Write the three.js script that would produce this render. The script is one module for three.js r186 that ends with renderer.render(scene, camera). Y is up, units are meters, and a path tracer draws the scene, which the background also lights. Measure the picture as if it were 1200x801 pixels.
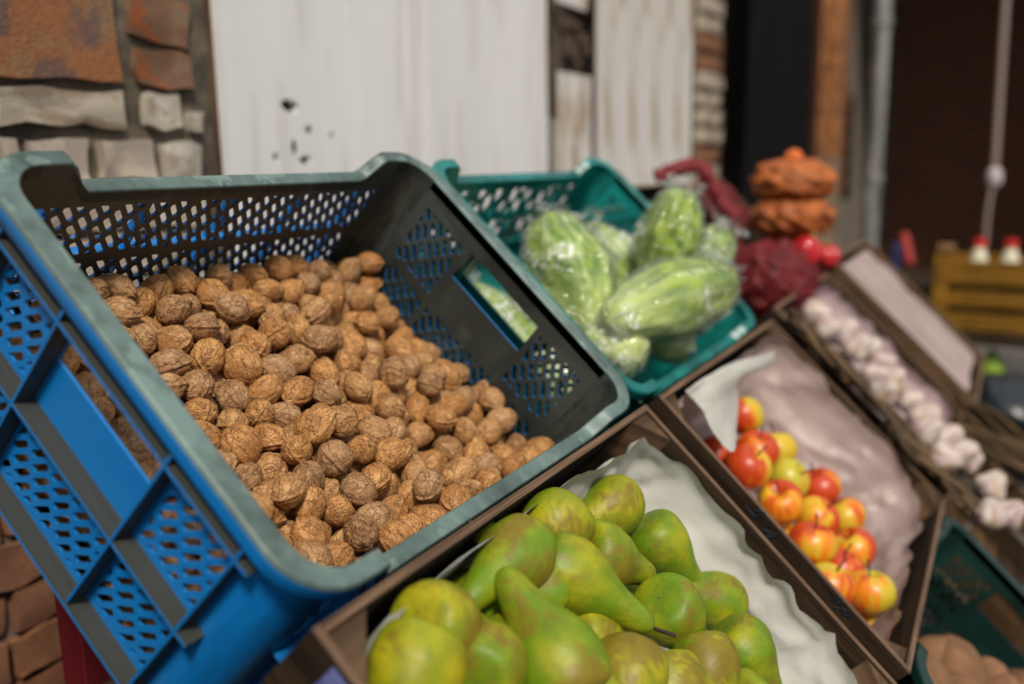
import * as THREE from 'three';
import { RoundedBoxGeometry } from 'three/addons/geometries/RoundedBoxGeometry.js';
import { mergeGeometries, mergeVertices } from 'three/addons/utils/BufferGeometryUtils.js';

// ───────────── camera, sky, sun, exposure ─────────────
const scene = new THREE.Scene();
const EYE = new THREE.Vector3(0, 1.2, 0);
const FPX = 1076, rad = THREE.MathUtils.degToRad;
const PITCH = rad(11), YAW = rad(28.5), ROLL = rad(-1), TILT = rad(44);
const FWD = new THREE.Vector3(Math.cos(YAW) * Math.cos(PITCH), -Math.sin(PITCH), -Math.sin(YAW) * Math.cos(PITCH));
const R0 = new THREE.Vector3(Math.sin(YAW), 0, Math.cos(YAW));
const U0 = new THREE.Vector3().crossVectors(R0, FWD);
const RIGHT = R0.clone().multiplyScalar(Math.cos(ROLL)).addScaledVector(U0, Math.sin(ROLL));
const UPV = U0.clone().multiplyScalar(Math.cos(ROLL)).addScaledVector(R0, -Math.sin(ROLL));
const camera = new THREE.PerspectiveCamera(2 * Math.atan(400.5 / FPX) * 180 / Math.PI, 1200 / 801, 0.02, 100);
camera.position.copy(EYE); camera.up.copy(UPV); camera.lookAt(EYE.clone().add(FWD));
camera.focus = 0.87; camera.userData.fStop = 2.1;
camera.updateMatrixWorld();

const renderer = new THREE.WebGLRenderer({ antialias: true });
renderer.toneMapping = THREE.LinearToneMapping;
renderer.toneMappingExposure = 1.04;
renderer.shadowMap.enabled = true;

{ // bright lightly veiled sky: smooth from horizon to zenith, the same all round
  const w = 64, h = 64, d = new Float32Array(w * h * 4);
  for (let j = 0; j < h; j++) for (let i = 0; i < w; i++) {
    const el = Math.max(0, Math.sin(((j + .5) / h - .5) * Math.PI)), k = (j * w + i) * 4;
    const b = 0.36 + 0.36 * el;
    d[k] = b * 0.97; d[k + 1] = b * 1.0; d[k + 2] = b * 1.06; d[k + 3] = 1;
  }
  const sky = new THREE.DataTexture(d, w, h, THREE.RGBAFormat, THREE.FloatType);
  sky.mapping = THREE.EquirectangularReflectionMapping; sky.magFilter = THREE.LinearFilter; sky.needsUpdate = true;
  scene.background = sky; scene.environment = sky;
}
const sun = new THREE.DirectionalLight(new THREE.Color(1, 0.93, 0.80), 3.2);
sun.position.set(-1.9, 5.0, 2.2); sun.target.position.set(1.0, 0.9, -0.4);
sun.castShadow = true; sun.shadow.radius = 18; sun.shadow.mapSize.set(2048, 2048);
Object.assign(sun.shadow.camera, { left: -4, right: 8, top: 5, bottom: -5, near: 0.5, far: 20 });
scene.add(sun, sun.target);

// ───────────── helpers ─────────────
let seed = 12345;
const rnd = () => { seed |= 0; seed = seed + 0x6D2B79F5 | 0; let t = Math.imul(seed ^ seed >>> 15, 1 | seed); t = t + Math.imul(t ^ t >>> 7, 61 | t) ^ t; return ((t ^ t >>> 14) >>> 0) / 4294967296; };
const rr = (a, b) => a + (b - a) * rnd();
const lerp = (a, b, t) => a + (b - a) * t, clamp = (x, a = 0, b = 1) => Math.min(b, Math.max(a, x)), sstep = (a, b, x) => { const t = clamp((x - a) / (b - a)); return t * t * (3 - 2 * t); };
const h3 = (x, y, z) => { let n = Math.imul(x, 374761393) + Math.imul(y, 668265263) + Math.imul(z, 1274126177) | 0; n = Math.imul(n ^ n >>> 13, 1274126177); return ((n ^ n >>> 16) >>> 0) / 4294967296; };
function vn(x, y, z = 0) {
  const X = Math.floor(x), Y = Math.floor(y), Z = Math.floor(z), f = (t) => t * t * t * (t * (t * 6 - 15) + 10), a = f(x - X), b = f(y - Y), c = f(z - Z);
  const l = (i, j, k) => h3(X + i, Y + j, Z + k);
  return lerp(lerp(lerp(l(0, 0, 0), l(1, 0, 0), a), lerp(l(0, 1, 0), l(1, 1, 0), a), b), lerp(lerp(l(0, 0, 1), l(1, 0, 1), a), lerp(l(0, 1, 1), l(1, 1, 1), a), b), c) * 2 - 1;
}
const fbm = (x, y, z = 0, o = 4) => { let s = 0, a = .5; for (let i = 0; i < o; i++) { s += a * vn(x, y, z); x *= 2.03; y *= 2.03; z = z * 2.03 + 7.1; a *= .5; } return s; };
const lin = (r, g, b) => new THREE.Color().setRGB(r, g, b);
const V3 = (x, y, z) => new THREE.Vector3(x, y, z);
function tex(w, h, fn, srgb = true, rep) {
  const d = new Uint8Array(w * h * 4);
  for (let j = 0; j < h; j++) for (let i = 0; i < w; i++) { const c = fn(i / w, j / h), k = (j * w + i) * 4; for (let q = 0; q < 3; q++) d[k + q] = clamp(c[q]) * 255; d[k + 3] = 255; }
  const t = new THREE.DataTexture(d, w, h); t.magFilter = THREE.LinearFilter; t.minFilter = THREE.LinearMipmapLinearFilter; t.generateMipmaps = true;
  t.wrapS = t.wrapT = THREE.MirroredRepeatWrapping; if (srgb) t.colorSpace = THREE.SRGBColorSpace; if (rep) t.repeat.set(...rep); t.needsUpdate = true; return t;
}
const grey = (v) => [v, v, v];
const mix3 = (a, b, t) => [lerp(a[0], b[0], t), lerp(a[1], b[1], t), lerp(a[2], b[2], t)];
const M = (o) => new THREE.MeshPhysicalMaterial({ roughness: 0.7, metalness: 0, ...o });
const used = {};
function numbered(n) { const k = used[n] = (used[n] ?? -1) + 1; return k ? n + '_' + String(k).padStart(3, '0') : n; }
function mesh(name, geo, mat, parent) { const m = new THREE.Mesh(geo, mat); m.name = name; m.castShadow = m.receiveShadow = true; parent.add(m); return m; }
function tag(o, label, category, group, kind) { o.userData = { ...o.userData, label, category }; if (group) o.userData.group = group; if (kind) o.userData.kind = kind; return o; }
function thing(name, label, category, group, kind) { const g = new THREE.Group(); g.name = numbered(name); scene.add(g); return tag(g, label, category, group, kind); }
function single(name, geo, mat, label, category, group, kind) { const m = mesh(numbered(name), geo, mat, scene); return tag(m, label, category, group, kind); }
const rbox = (w, h, d, r = .002, s = 1) => new RoundedBoxGeometry(w, h, d, s, Math.min(r, w * .45, h * .45, d * .45));

// the sloping display: x along the wall, u up the slope, v down into the crates (v = 0 is the plane of the crate rims)
const ORG = V3(0.4145, 1.2 - 0.2812, -0.3727);
const SL = V3(0, Math.sin(TILT), -Math.cos(TILT)), IN = V3(0, -Math.cos(TILT), -Math.sin(TILT));
const wp = (x, u, v) => V3(x, ORG.y, ORG.z).addScaledVector(SL, u).addScaledVector(IN, v);
const dirOf = (px, py) => FWD.clone().addScaledVector(RIGHT, (px - 600) / FPX).addScaledVector(UPV, -(py - 400.5) / FPX);
function onRack(px, py, v) { const d = dirOf(px, py), P = wp(0, 0, v).sub(EYE), n = IN; return EYE.clone().addScaledVector(d, P.dot(n) / d.dot(n)); }
const atDepth = (px, py, t) => EYE.clone().addScaledVector(dirOf(px, py), t);
function onRackFrame(o, x, u, v) { o.position.copy(wp(x, u, v)); o.rotation.set(TILT, 0, 0); return o; }
function aim(o, from, to, spin = 0) { // local +y points from -> to
  o.position.copy(from); const d = to.clone().sub(from).normalize();
  o.quaternion.setFromUnitVectors(V3(0, 1, 0), d).multiply(new THREE.Quaternion().setFromAxisAngle(V3(0, 1, 0), spin)); return o;
}
// sheet from a grid function f(s,t) -> Vector3 ; closed in s when wrap
function sheet(ns, nt, f) {
  const g = new THREE.PlaneGeometry(1, 1, ns, nt), p = g.attributes.position, uv = g.attributes.uv;
  for (let i = 0; i < p.count; i++) { const v = f(uv.getX(i), uv.getY(i)); p.setXYZ(i, v.x, v.y, v.z); }
  g.computeVertexNormals(); return g;
}
function body(ns, nt, f, color) { // closed surface of revolution-like grid: f(angle 0..1, t 0..1)
  let g = new THREE.PlaneGeometry(1, 1, ns, nt); const p = g.attributes.position, uv = g.attributes.uv, c = color && new Float32Array(p.count * 3);
  for (let i = 0; i < p.count; i++) { const s = uv.getX(i), t = uv.getY(i), v = f(s === 1 ? 0 : s, t); p.setXYZ(i, v.x, v.y, v.z); if (c) { const k = color(s === 1 ? 0 : s, t, v); c.set(k, i * 3); } }
  if (c) g.setAttribute('color', new THREE.BufferAttribute(c, 3));
  // smooth normals across the seam
  g.computeVertexNormals(); const n = g.attributes.normal, row = ns + 1;
  for (let j = 0; j <= nt; j++) { const a = j * row, b = a + ns, v = V3(n.getX(a) + n.getX(b), n.getY(a) + n.getY(b), n.getZ(a) + n.getZ(b)).normalize(); n.setXYZ(a, v.x, v.y, v.z); n.setXYZ(b, v.x, v.y, v.z); }
  return g;
}
const tube = (pts, r, seg = 16, rs = 6) => new THREE.TubeGeometry(new THREE.CatmullRomCurve3(pts), seg, r, rs);

// ───────────── textures and materials ─────────────
const tWood = tex(512, 512, (u, v) => { const g = fbm(u * 4, v * 46, 3, 4), w = fbm(u * 3, v * 9 + fbm(u * 3, v * 3) * 1.5, 8, 3), s = fbm(u * 9, v * 9, 20, 4); const b = .62 + .28 * g + .16 * w + .16 * s; return [b, b * .93, b * .86]; });
const tWoodB = tex(512, 512, (u, v) => grey(.5 + .5 * fbm(u * 5, v * 70, 3, 4)), false);
const tScuff = tex(512, 512, (u, v) => { const a = fbm(u * 7, v * 7, 1, 5), b = fbm(u * 60, v * 14, 4, 3), s = Math.max(0, fbm(u * 26, v * 26, 9, 4) - .18) * 1.1; const k = .78 + .3 * a + .13 * b; return [k + s, k + s * .95, k + s * .9]; });
const tSoft = tex(256, 256, (u, v) => { const k = .93 + .1 * fbm(u * 6, v * 6, 41, 5); return [k, k, k]; });
const tMottle = tex(512, 512, (u, v) => { const k = .84 + .34 * fbm(u * 9, v * 9, 51, 5) + .14 * fbm(u * 45, v * 45, 57, 3), s = .25 * sstep(.2, .4, fbm(u * 18, v * 18, 63, 4)); return [k + s, k + s, k + s * .97]; });
const tFine = tex(512, 512, (u, v) => grey(.5 + .5 * fbm(u * 40, v * 40, 2, 4)), false);
const tPaper = tex(512, 512, (u, v) => { const a = fbm(u * 5, v * 5, 1, 5), c = .93 + .09 * a; return [c, c, c]; });
const tPaperB = tex(512, 512, (u, v) => { const w = fbm(u * 4, v * 4, 5, 3); const r = 1 - Math.abs(fbm(u * 6 + w, v * 6 - w, 3, 3)) * 2.6, q = 1 - Math.abs(fbm(u * 13 - w, v * 13, 7, 3)) * 2.4; return grey(clamp(.35 * Math.max(0, r) + .3 * Math.max(0, q) + .25 + .2 * fbm(u * 7, v * 7, 14, 3))); }, false);
const woodMat = (r, g, b, o = {}) => M({ color: lin(r, g, b), map: tWood, bumpMap: tWoodB, bumpScale: .0008, roughness: .8, specularIntensity: .35, ...o });
const plasticMat = (r, g, b, rough = .45) => M({ color: lin(r, g, b), map: tScuff, roughness: rough, bumpMap: tFine, bumpScale: .0002 });

const mWoodDark = [woodMat(.078, .053, .032), woodMat(.095, .064, .038), woodMat(.066, .047, .03)];
const mWoodMid = woodMat(.30, .20, .13), mWoodEdge = woodMat(.62, .44, .33), mWoodPost = woodMat(.34, .23, .15);
const mBlue = M({ color: lin(.004, .215, .64), map: tSoft, roughness: .4, bumpMap: tFine, bumpScale: .0002 }), mGrey = plasticMat(.050, .060, .053, .5), mRim = M({ color: lin(.15, .225, .205), map: tMottle, roughness: .45, bumpMap: tFine, bumpScale: .0002 });
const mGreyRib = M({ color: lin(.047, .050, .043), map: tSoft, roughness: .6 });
const mTeal = plasticMat(.006, .23, .215, .35);
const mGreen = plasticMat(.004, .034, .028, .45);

// ───────────── the setting: ground, brick wall, gate, passage ─────────────
const WZ = -1.2;
{
  const t = tex(512, 512, (u, v) => { const a = fbm(u * 8, v * 8, 1, 5), b = fbm(u * 50, v * 50, 3, 3); const k = .34 + .14 * a + .1 * b; return [k, k * .95, k * .9]; }, true, [6, 5]);
  const g = mesh('floor', new THREE.BoxGeometry(26, .2, 16), M({ map: t, roughness: .9, bumpMap: tFine, bumpScale: .002 }), scene);
  g.position.set(5, -.1, 4); g.userData = { kind: 'structure', label: 'worn grey pavement under the stall', category: 'ground' };
}
const mMortar = M({ map: tex(256, 256, (u, v) => { const k = .36 + .16 * fbm(u * 9, v * 9, 2, 5) + .08 * fbm(u * 60, v * 60, 2, 2); return [k, k * .9, k * .76]; }, true, [3, 6]), roughness: .95, bumpMap: tFine, bumpScale: .004 });
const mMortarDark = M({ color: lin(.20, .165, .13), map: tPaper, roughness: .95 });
function brickTex(a, b, c, sd) { return tex(256, 128, (u, v) => { const n = fbm(u * 2.2, v * 1.6, sd, 5), m = fbm(u * 2.6, v * 2, sd + 5, 5), f = fbm(u * 70, v * 40, sd, 2); let k = mix3(a, b, sstep(-.25, .3, n)); k = mix3(k, c, sstep(.08, .42, m) * .8); return k.map((q) => q + .07 * f); }); }
const bm = (t) => M({ map: t, roughness: .92, bumpMap: tFine, bumpScale: .0014 });
const mBrickPale = [bm(brickTex([.60, .55, .49], [.72, .67, .60], [.55, .47, .38], 1)), bm(brickTex([.66, .60, .55], [.74, .68, .61], [.6, .47, .4], 11)), bm(brickTex([.72, .68, .62], [.8, .76, .72], [.62, .55, .45], 21))];
const mBrickOrange = [bm(brickTex([.55, .35, .21], [.52, .40, .29], [.37, .29, .29], 31)), bm(brickTex([.44, .31, .23], [.5, .40, .31], [.58, .29, .13], 41))];
const mBrickDark = [bm(brickTex([.50, .31, .22], [.54, .35, .24], [.42, .30, .24], 51)), bm(brickTex([.48, .31, .21], [.52, .34, .23], [.56, .38, .25], 61)), bm(brickTex([.46, .30, .22], [.50, .33, .23], [.40, .29, .23], 71))];
function brickGeo(w, h, d, sd) {
  const g = new THREE.BoxGeometry(w, h, d, 6, 3, 1), p = g.attributes.position;
  for (let i = 0; i < p.count; i++) { const x = p.getX(i), y = p.getY(i), z = p.getZ(i); const e = .006; p.setXYZ(i, x + e * vn(x * 40 + sd, y * 40, z * 40), y + e * vn(x * 30, y * 40 + sd, z * 40), z + (z > 0 ? .006 * vn(x * 22, y * 30, sd) : 0)); }
  g.computeVertexNormals(); return g;
}
function wallThing(name, label, cat = 'wall') { const g = new THREE.Group(); g.name = name; scene.add(g); g.userData = { kind: 'structure', label, category: cat }; return g; }
{
  // wall to the left of the gate
  const wl = wallThing('wall_left', 'weathered brick wall with pale and orange bricks beside the white gate');
  const bed = mesh('mortar_bed', new THREE.BoxGeometry(2.3, 2.3, .24), mMortar, wl); bed.position.set(1.179 - 1.15, 2.05, WZ - .135);
  const bed0 = mesh('mortar_bed', new THREE.BoxGeometry(2.3, .9, .24), mMortarDark, wl); bed0.position.set(1.179 - 1.15, .45, WZ - .135);
  // bricks: courses of 69 mm ; y of a course bed read from the photograph
  const y0 = 1.2 + .047 - .069 * 12, W = .215, J = .012;
  for (let c = 0; c < 22; c++) {
    const y = y0 + c * .069, rowAboveWhite = c - 12;
    let x = 1.135 - (c % 2 ? .02 : .0);
    if (rowAboveWhite >= -1 && rowAboveWhite <= 3) continue;
    let first = true;
    while (x > -.2) {
      const half = first && c % 2 || (rowAboveWhite === -1) ? .5 : (rnd() < .25 ? .5 : 1), w = (W * half - J) * rr(.94, 1.04);
      const pale = y > .9 ? (rowAboveWhite <= 0) : false;
      const mats = pale ? mBrickPale : (rowAboveWhite >= 1 ? mBrickOrange : mBrickDark);
      const b = mesh('brick', brickGeo(w, .058 + rr(-.002, .003), .09, c * 7.3 + x * 3), mats[Math.floor(rnd() * mats.length)], wl);
      b.position.set(x - w / 2, y + .031, WZ - .045 + rr(-.006, .006)); b.rotation.z = rr(-.02, .02); x -= w + J; first = false;
    }
  }
  // the two pale courses, joint by joint
  const at = (px, py) => { const d = dirOf(px, py), P = EYE.clone().addScaledVector(d, WZ / d.z); return P; };
  for (const [xa, xb, ya, yb, k] of [[-160, -10, 96, 146, 1], [-6, 148, 98, 149, 0], [172, 213, 107, 150, 2], [224, 240, 130, 152, 2], [-90, -8, 158, 212, 0], [-2, 25, 162, 212, 1], [36, 109, 163, 212, 1], [119, 182, 163, 210, 1], [193, 238, 166, 208, 2], [-60, 40, 222, 270, 0], [52, 140, 222, 268, 1], [150, 235, 220, 262, 0]]) {
    const A = at(xa, ya), B = at(xb, yb), b = mesh('brick', brickGeo(B.x - A.x, A.y - B.y, .09, xa * 1.7), mBrickPale[k], wl); b.position.set((A.x + B.x) / 2, (A.y + B.y) / 2, WZ - .043);
  }
  // the big orange course: tall rough blocks above the pale bricks
  for (const [x, w, h, k] of [[1.13, .11, .055, 1], [.985, .195, .155, 0], [.77, .19, .15, 1], [.56, .21, .155, 1], [.33, .2, .15, 0]]) {
    const b = mesh('brick', brickGeo(w, h, .09, x * 30), mBrickOrange[k], wl); b.position.set(x - w / 2, 1.2 + .128 + h / 2, WZ - .045); b.rotation.z = rr(-.02, .02);
  }
  { const b = mesh('brick', brickGeo(.11, .07, .09, 77), mBrickOrange[1], wl); b.position.set(1.075, 1.2 + .128 + .105, WZ - .05); b.rotation.z = -.12; }
}
{
  // white painted gate of boards
  const mWhite = M({ map: tex(512, 512, (u, v) => { const st = fbm(u * 14, v * 2.2, 3, 4), bl = fbm(u * 4, v * 3, 9, 4); let k = .875 + .022 * st + .03 * bl; let c = [k, k * .988, k * .985]; const r = sstep(.28, .42, fbm(u * 9, v * 5, 31, 4)); return mix3(c, [.70, .66, .61], r * .22); }), roughness: .6, bumpMap: tWoodB, bumpScale: .0006 });
  const mWhite2 = M({ map: tex(512, 512, (u, v) => { const st = fbm(u * 12, v * 9, 13, 4), bl = fbm(u * 3.5, v * 11, 19, 4); const k = .80 + .06 * st; let c = [k, k * .975, k * .95]; c = mix3(c, [.60, .51, .40], sstep(-.02, .35, bl) * .7); return mix3(c, [.86, .84, .82], sstep(.2, .4, fbm(u * 7, v * 5, 40, 3))); }), roughness: .7, bumpMap: tWoodB, bumpScale: .001 });
  const d = wallThing('door_1', 'white painted wooden gate with weathered boards and dark holes', 'gate');
  const H = 2.9, back = mesh('backing', new THREE.BoxGeometry(2.62, H, .04), mWhite2, d); back.position.set(2.47, H / 2 + .03, WZ - .34);
  const li = mesh('added_lintel', rbox(2.62, .14, .36, .006), mWoodMid, d); li.position.set(2.47, H + .06, WZ - .17); for (const x of [1.19, 3.74]) { const j = mesh('jamb', rbox(.03, H, .3, .004), mWoodMid, d); j.position.set(x, H / 2, WZ - .165); }  // unseen lintel, added to keep light from above out of the hollow
  const plank = (xa, xb, mat, name = 'plank', y1 = H) => { const p = mesh(name, rbox(xb - xa - .003, y1 - .06, .018, .003), mat, d); p.position.set((xa + xb) / 2, y1 / 2, WZ + .006); return p; };
  plank(1.80, 2.42, mWhite);
  for (const [a, b] of [[2.495, 2.565], [2.57, 2.735], [2.80, 3.02], [3.02, 3.24], [3.24, 3.5], [3.5, 3.76]]) plank(a, b, mWhite2, 'plank', a < 2.75 ? 1.49 : H);
  const top = mesh('broken_board', rbox(.24, 1.2, .018, .004), mWhite2, d); top.position.set(2.6, 2.25, WZ);
  const mRust = M({ color: lin(.2, .145, .1), map: tWood, roughness: .9 });
  // torn hole with splinters at the top of the narrow boards
  for (const [x, y, w, h, r] of [[2.475, 1.5, .035, .34, .03], [2.56, 1.60, .2, .05, -.16], [2.63, 1.535, .035, .13, .35], [2.59, 1.55, .06, .09, -.2], [2.71, 1.55, .05, .06, .5]]) { const s = mesh('splinter', rbox(w, h, .02, .004), mRust, d); s.position.set(x, y, WZ + .002); s.rotation.z = r; }
  // the first board has rotted-out knot holes, cut right through, and small rust marks
  const bs = new THREE.Shape(); bs.moveTo(1.1815, .03); bs.lineTo(1.7985, .03); bs.lineTo(1.7985, H - .03); bs.lineTo(1.1815, H - .03); bs.closePath();
  const blob = (sh, x, y, w, h, sd) => { for (let k = 0; k < 14; k++) { const a = k / 14 * 6.283, q = 1 + .3 * vn(Math.cos(a) * 1.7 + sd, Math.sin(a) * 1.7, 3); sh[k ? 'lineTo' : 'moveTo'](x + Math.cos(a) * w * .625 * q, y + Math.sin(a) * h * .5 * q); } sh.closePath(); return sh; };
  for (const [px, py, w, h] of [[341, 124, .036, .026], [361, 151, .011, .014], [358, 187, .026, .018], [324, 184, .015, .018], [344, 172, .009, .026], [388, 157, .008, .007]]) {
    const dd = dirOf(px, py), P = EYE.clone().addScaledVector(dd, (WZ + .0155) / dd.z);
    if (w > .0145) { bs.holes.push(blob(new THREE.Path(), P.x, P.y, w, h, px)); continue; }
    const m = mesh('rust_mark', new THREE.ExtrudeGeometry(blob(new THREE.Shape(), 0, 0, w, h, px), { depth: .001, bevelEnabled: false }), mRust, d); m.position.copy(P);
  }
  const gb = new THREE.ExtrudeGeometry(bs, { depth: .018, bevelEnabled: false }), uvb = gb.attributes.uv; for (let i = 0; i < uvb.count; i++) uvb.setXY(i, (uvb.getX(i) - 1.18) / .62, uvb.getY(i) / H);
  mesh('plank', gb, mWhite, d).position.z = WZ - .003;
}
{
  // masonry right of the gate, tarp opening, dark passage
  const wj = wallThing('wall_right', 'dark brick wall of the passage beyond the white gate');
  const pier = mesh('mortar_bed', new THREE.BoxGeometry(.3, 3.2, .24), mMortar, wj); pier.position.set(3.92, 1.6, WZ - .1);
  for (let c = 0; c < 26; c++) { const g = brickGeo(.27, .058, .1, c); const pool = [mBrickPale[0], mBrickOrange[1], mBrickPale[1], mBrickOrange[0]]; const b = mesh('brick', g, pool[Math.floor(rnd() * 4)], wj); b.position.set(3.92, 1.0 + c * .075, WZ + .005 + rr(-.01, .01)); }
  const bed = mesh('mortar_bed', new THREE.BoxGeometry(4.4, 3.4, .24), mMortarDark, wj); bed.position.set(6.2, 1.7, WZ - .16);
  const geoA = [brickGeo(.235, .064, .06, 3), brickGeo(.235, .064, .06, 9), brickGeo(.235, .064, .06, 15)];
  for (let c = 0; c < 25; c++) for (let k = 0; k < 11; k++) { const b = mesh('brick', geoA[(c + k) % 3], mBrickDark[Math.floor(rnd() * 3)], wj); b.position.set(5.28 + k * .25 + (c % 2) * .125, .95 + c * .075, WZ - .05); }
  // covered gateway: end wall, with unseen roof and side wall added to shade it
  const we = wallThing('wall_back', 'brown brick wall closing the shaded gateway');
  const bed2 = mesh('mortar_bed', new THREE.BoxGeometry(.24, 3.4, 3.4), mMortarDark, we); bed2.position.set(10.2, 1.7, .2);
  for (let c = 0; c < 38; c++) for (let k = 0; k < 7; k++) { const b = mesh('brick', geoA[(c + k * 2) % 3], mBrickDark[Math.floor(rnd() * 3)], we); b.rotation.y = -Math.PI / 2; b.position.set(10.07, .08 + c * .085, -1.1 + k * .25 + (c % 2) * .125); }
  const wf = wallThing('wall_front_added', 'unseen wall added on the street side to shade the gateway');
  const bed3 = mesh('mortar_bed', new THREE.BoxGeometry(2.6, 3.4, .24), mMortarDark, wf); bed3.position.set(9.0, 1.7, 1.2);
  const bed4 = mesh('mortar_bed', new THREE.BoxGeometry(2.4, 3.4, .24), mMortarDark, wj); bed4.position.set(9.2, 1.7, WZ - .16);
  const cl = wallThing('ceiling_added', 'unseen boarded roof added to shade the gateway', 'roof');
  for (let k = 0; k < 6; k++) { const b = mesh('plank', rbox(.46, .05, 2.6, .004), mWoodDark[k % 3], cl); b.position.set(7.75 + k * .47, 3.44, -.1); }
}

// ───────────── plastic stacking crates ─────────────
const HL = [.6, .8];
function lattice(ok, a0 = 0, b0 = 0, sc = 1) { // slanted slots; returns centres (a,v)
  const out = []; for (let i = -60; i < 60; i++) for (let j = -80; j < 80; j++) { const a = a0 + (i * .0126 - j * .0074) * sc, v = b0 + (i * .0226 + j * .0096) * sc; if (ok(a, v)) out.push([a, v]); } return out;
}
function fillSlots(shape, rects, a0, b0, sc = 1) { const L = .0104 * sc, w = (sc > 1 ? .0042 : .0034) * sc; // slanted slots cut off at the edges of each field
  const h = [HL[0] * L, HL[1] * L], q = [-HL[1] * w, HL[0] * w], base = [[-1, -.5], [-.8, -1], [.8, -1], [1, -.5], [1, .5], [.8, 1], [-.8, 1], [-1, .5]];
  const clip = (P, ax, lim, sg) => { const o = []; for (let i = 0; i < P.length; i++) { const A = P[i], B = P[(i + 1) % P.length], ia = sg * (A[ax] - lim) <= 0, ib = sg * (B[ax] - lim) <= 0; if (ia) o.push(A); if (ia !== ib) { const t = (lim - A[ax]) / (B[ax] - A[ax]); o.push([lerp(A[0], B[0], t), lerp(A[1], B[1], t)]); } } return o; };
  for (const [x0, x1, v0, v1] of rects) for (const [a, v] of lattice((a, v) => a > x0 - .01 && a < x1 + .01 && v > v0 - .01 && v < v1 + .01, a0, b0, sc)) {
    let P = base.map(([s, t]) => [a + s * h[0] + t * q[0], v + s * h[1] + t * q[1]]);
    P = clip(P, 0, x0, -1); if (P.length) P = clip(P, 0, x1, 1); if (P.length) P = clip(P, 1, v0, -1); if (P.length) P = clip(P, 1, v1, 1);
    let ar = 0; for (let i = 0; i < P.length; i++) { const A = P[i], B = P[(i + 1) % P.length]; ar += A[0] * B[1] - A[1] * B[0]; } if (Math.abs(ar) / 2 < 1.6e-5) continue;
    const path = new THREE.Path(); P.forEach(([X, Y], k) => path[k ? 'lineTo' : 'moveTo'](X, -Y)); path.closePath(); shape.holes.push(path);
  }
}
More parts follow.
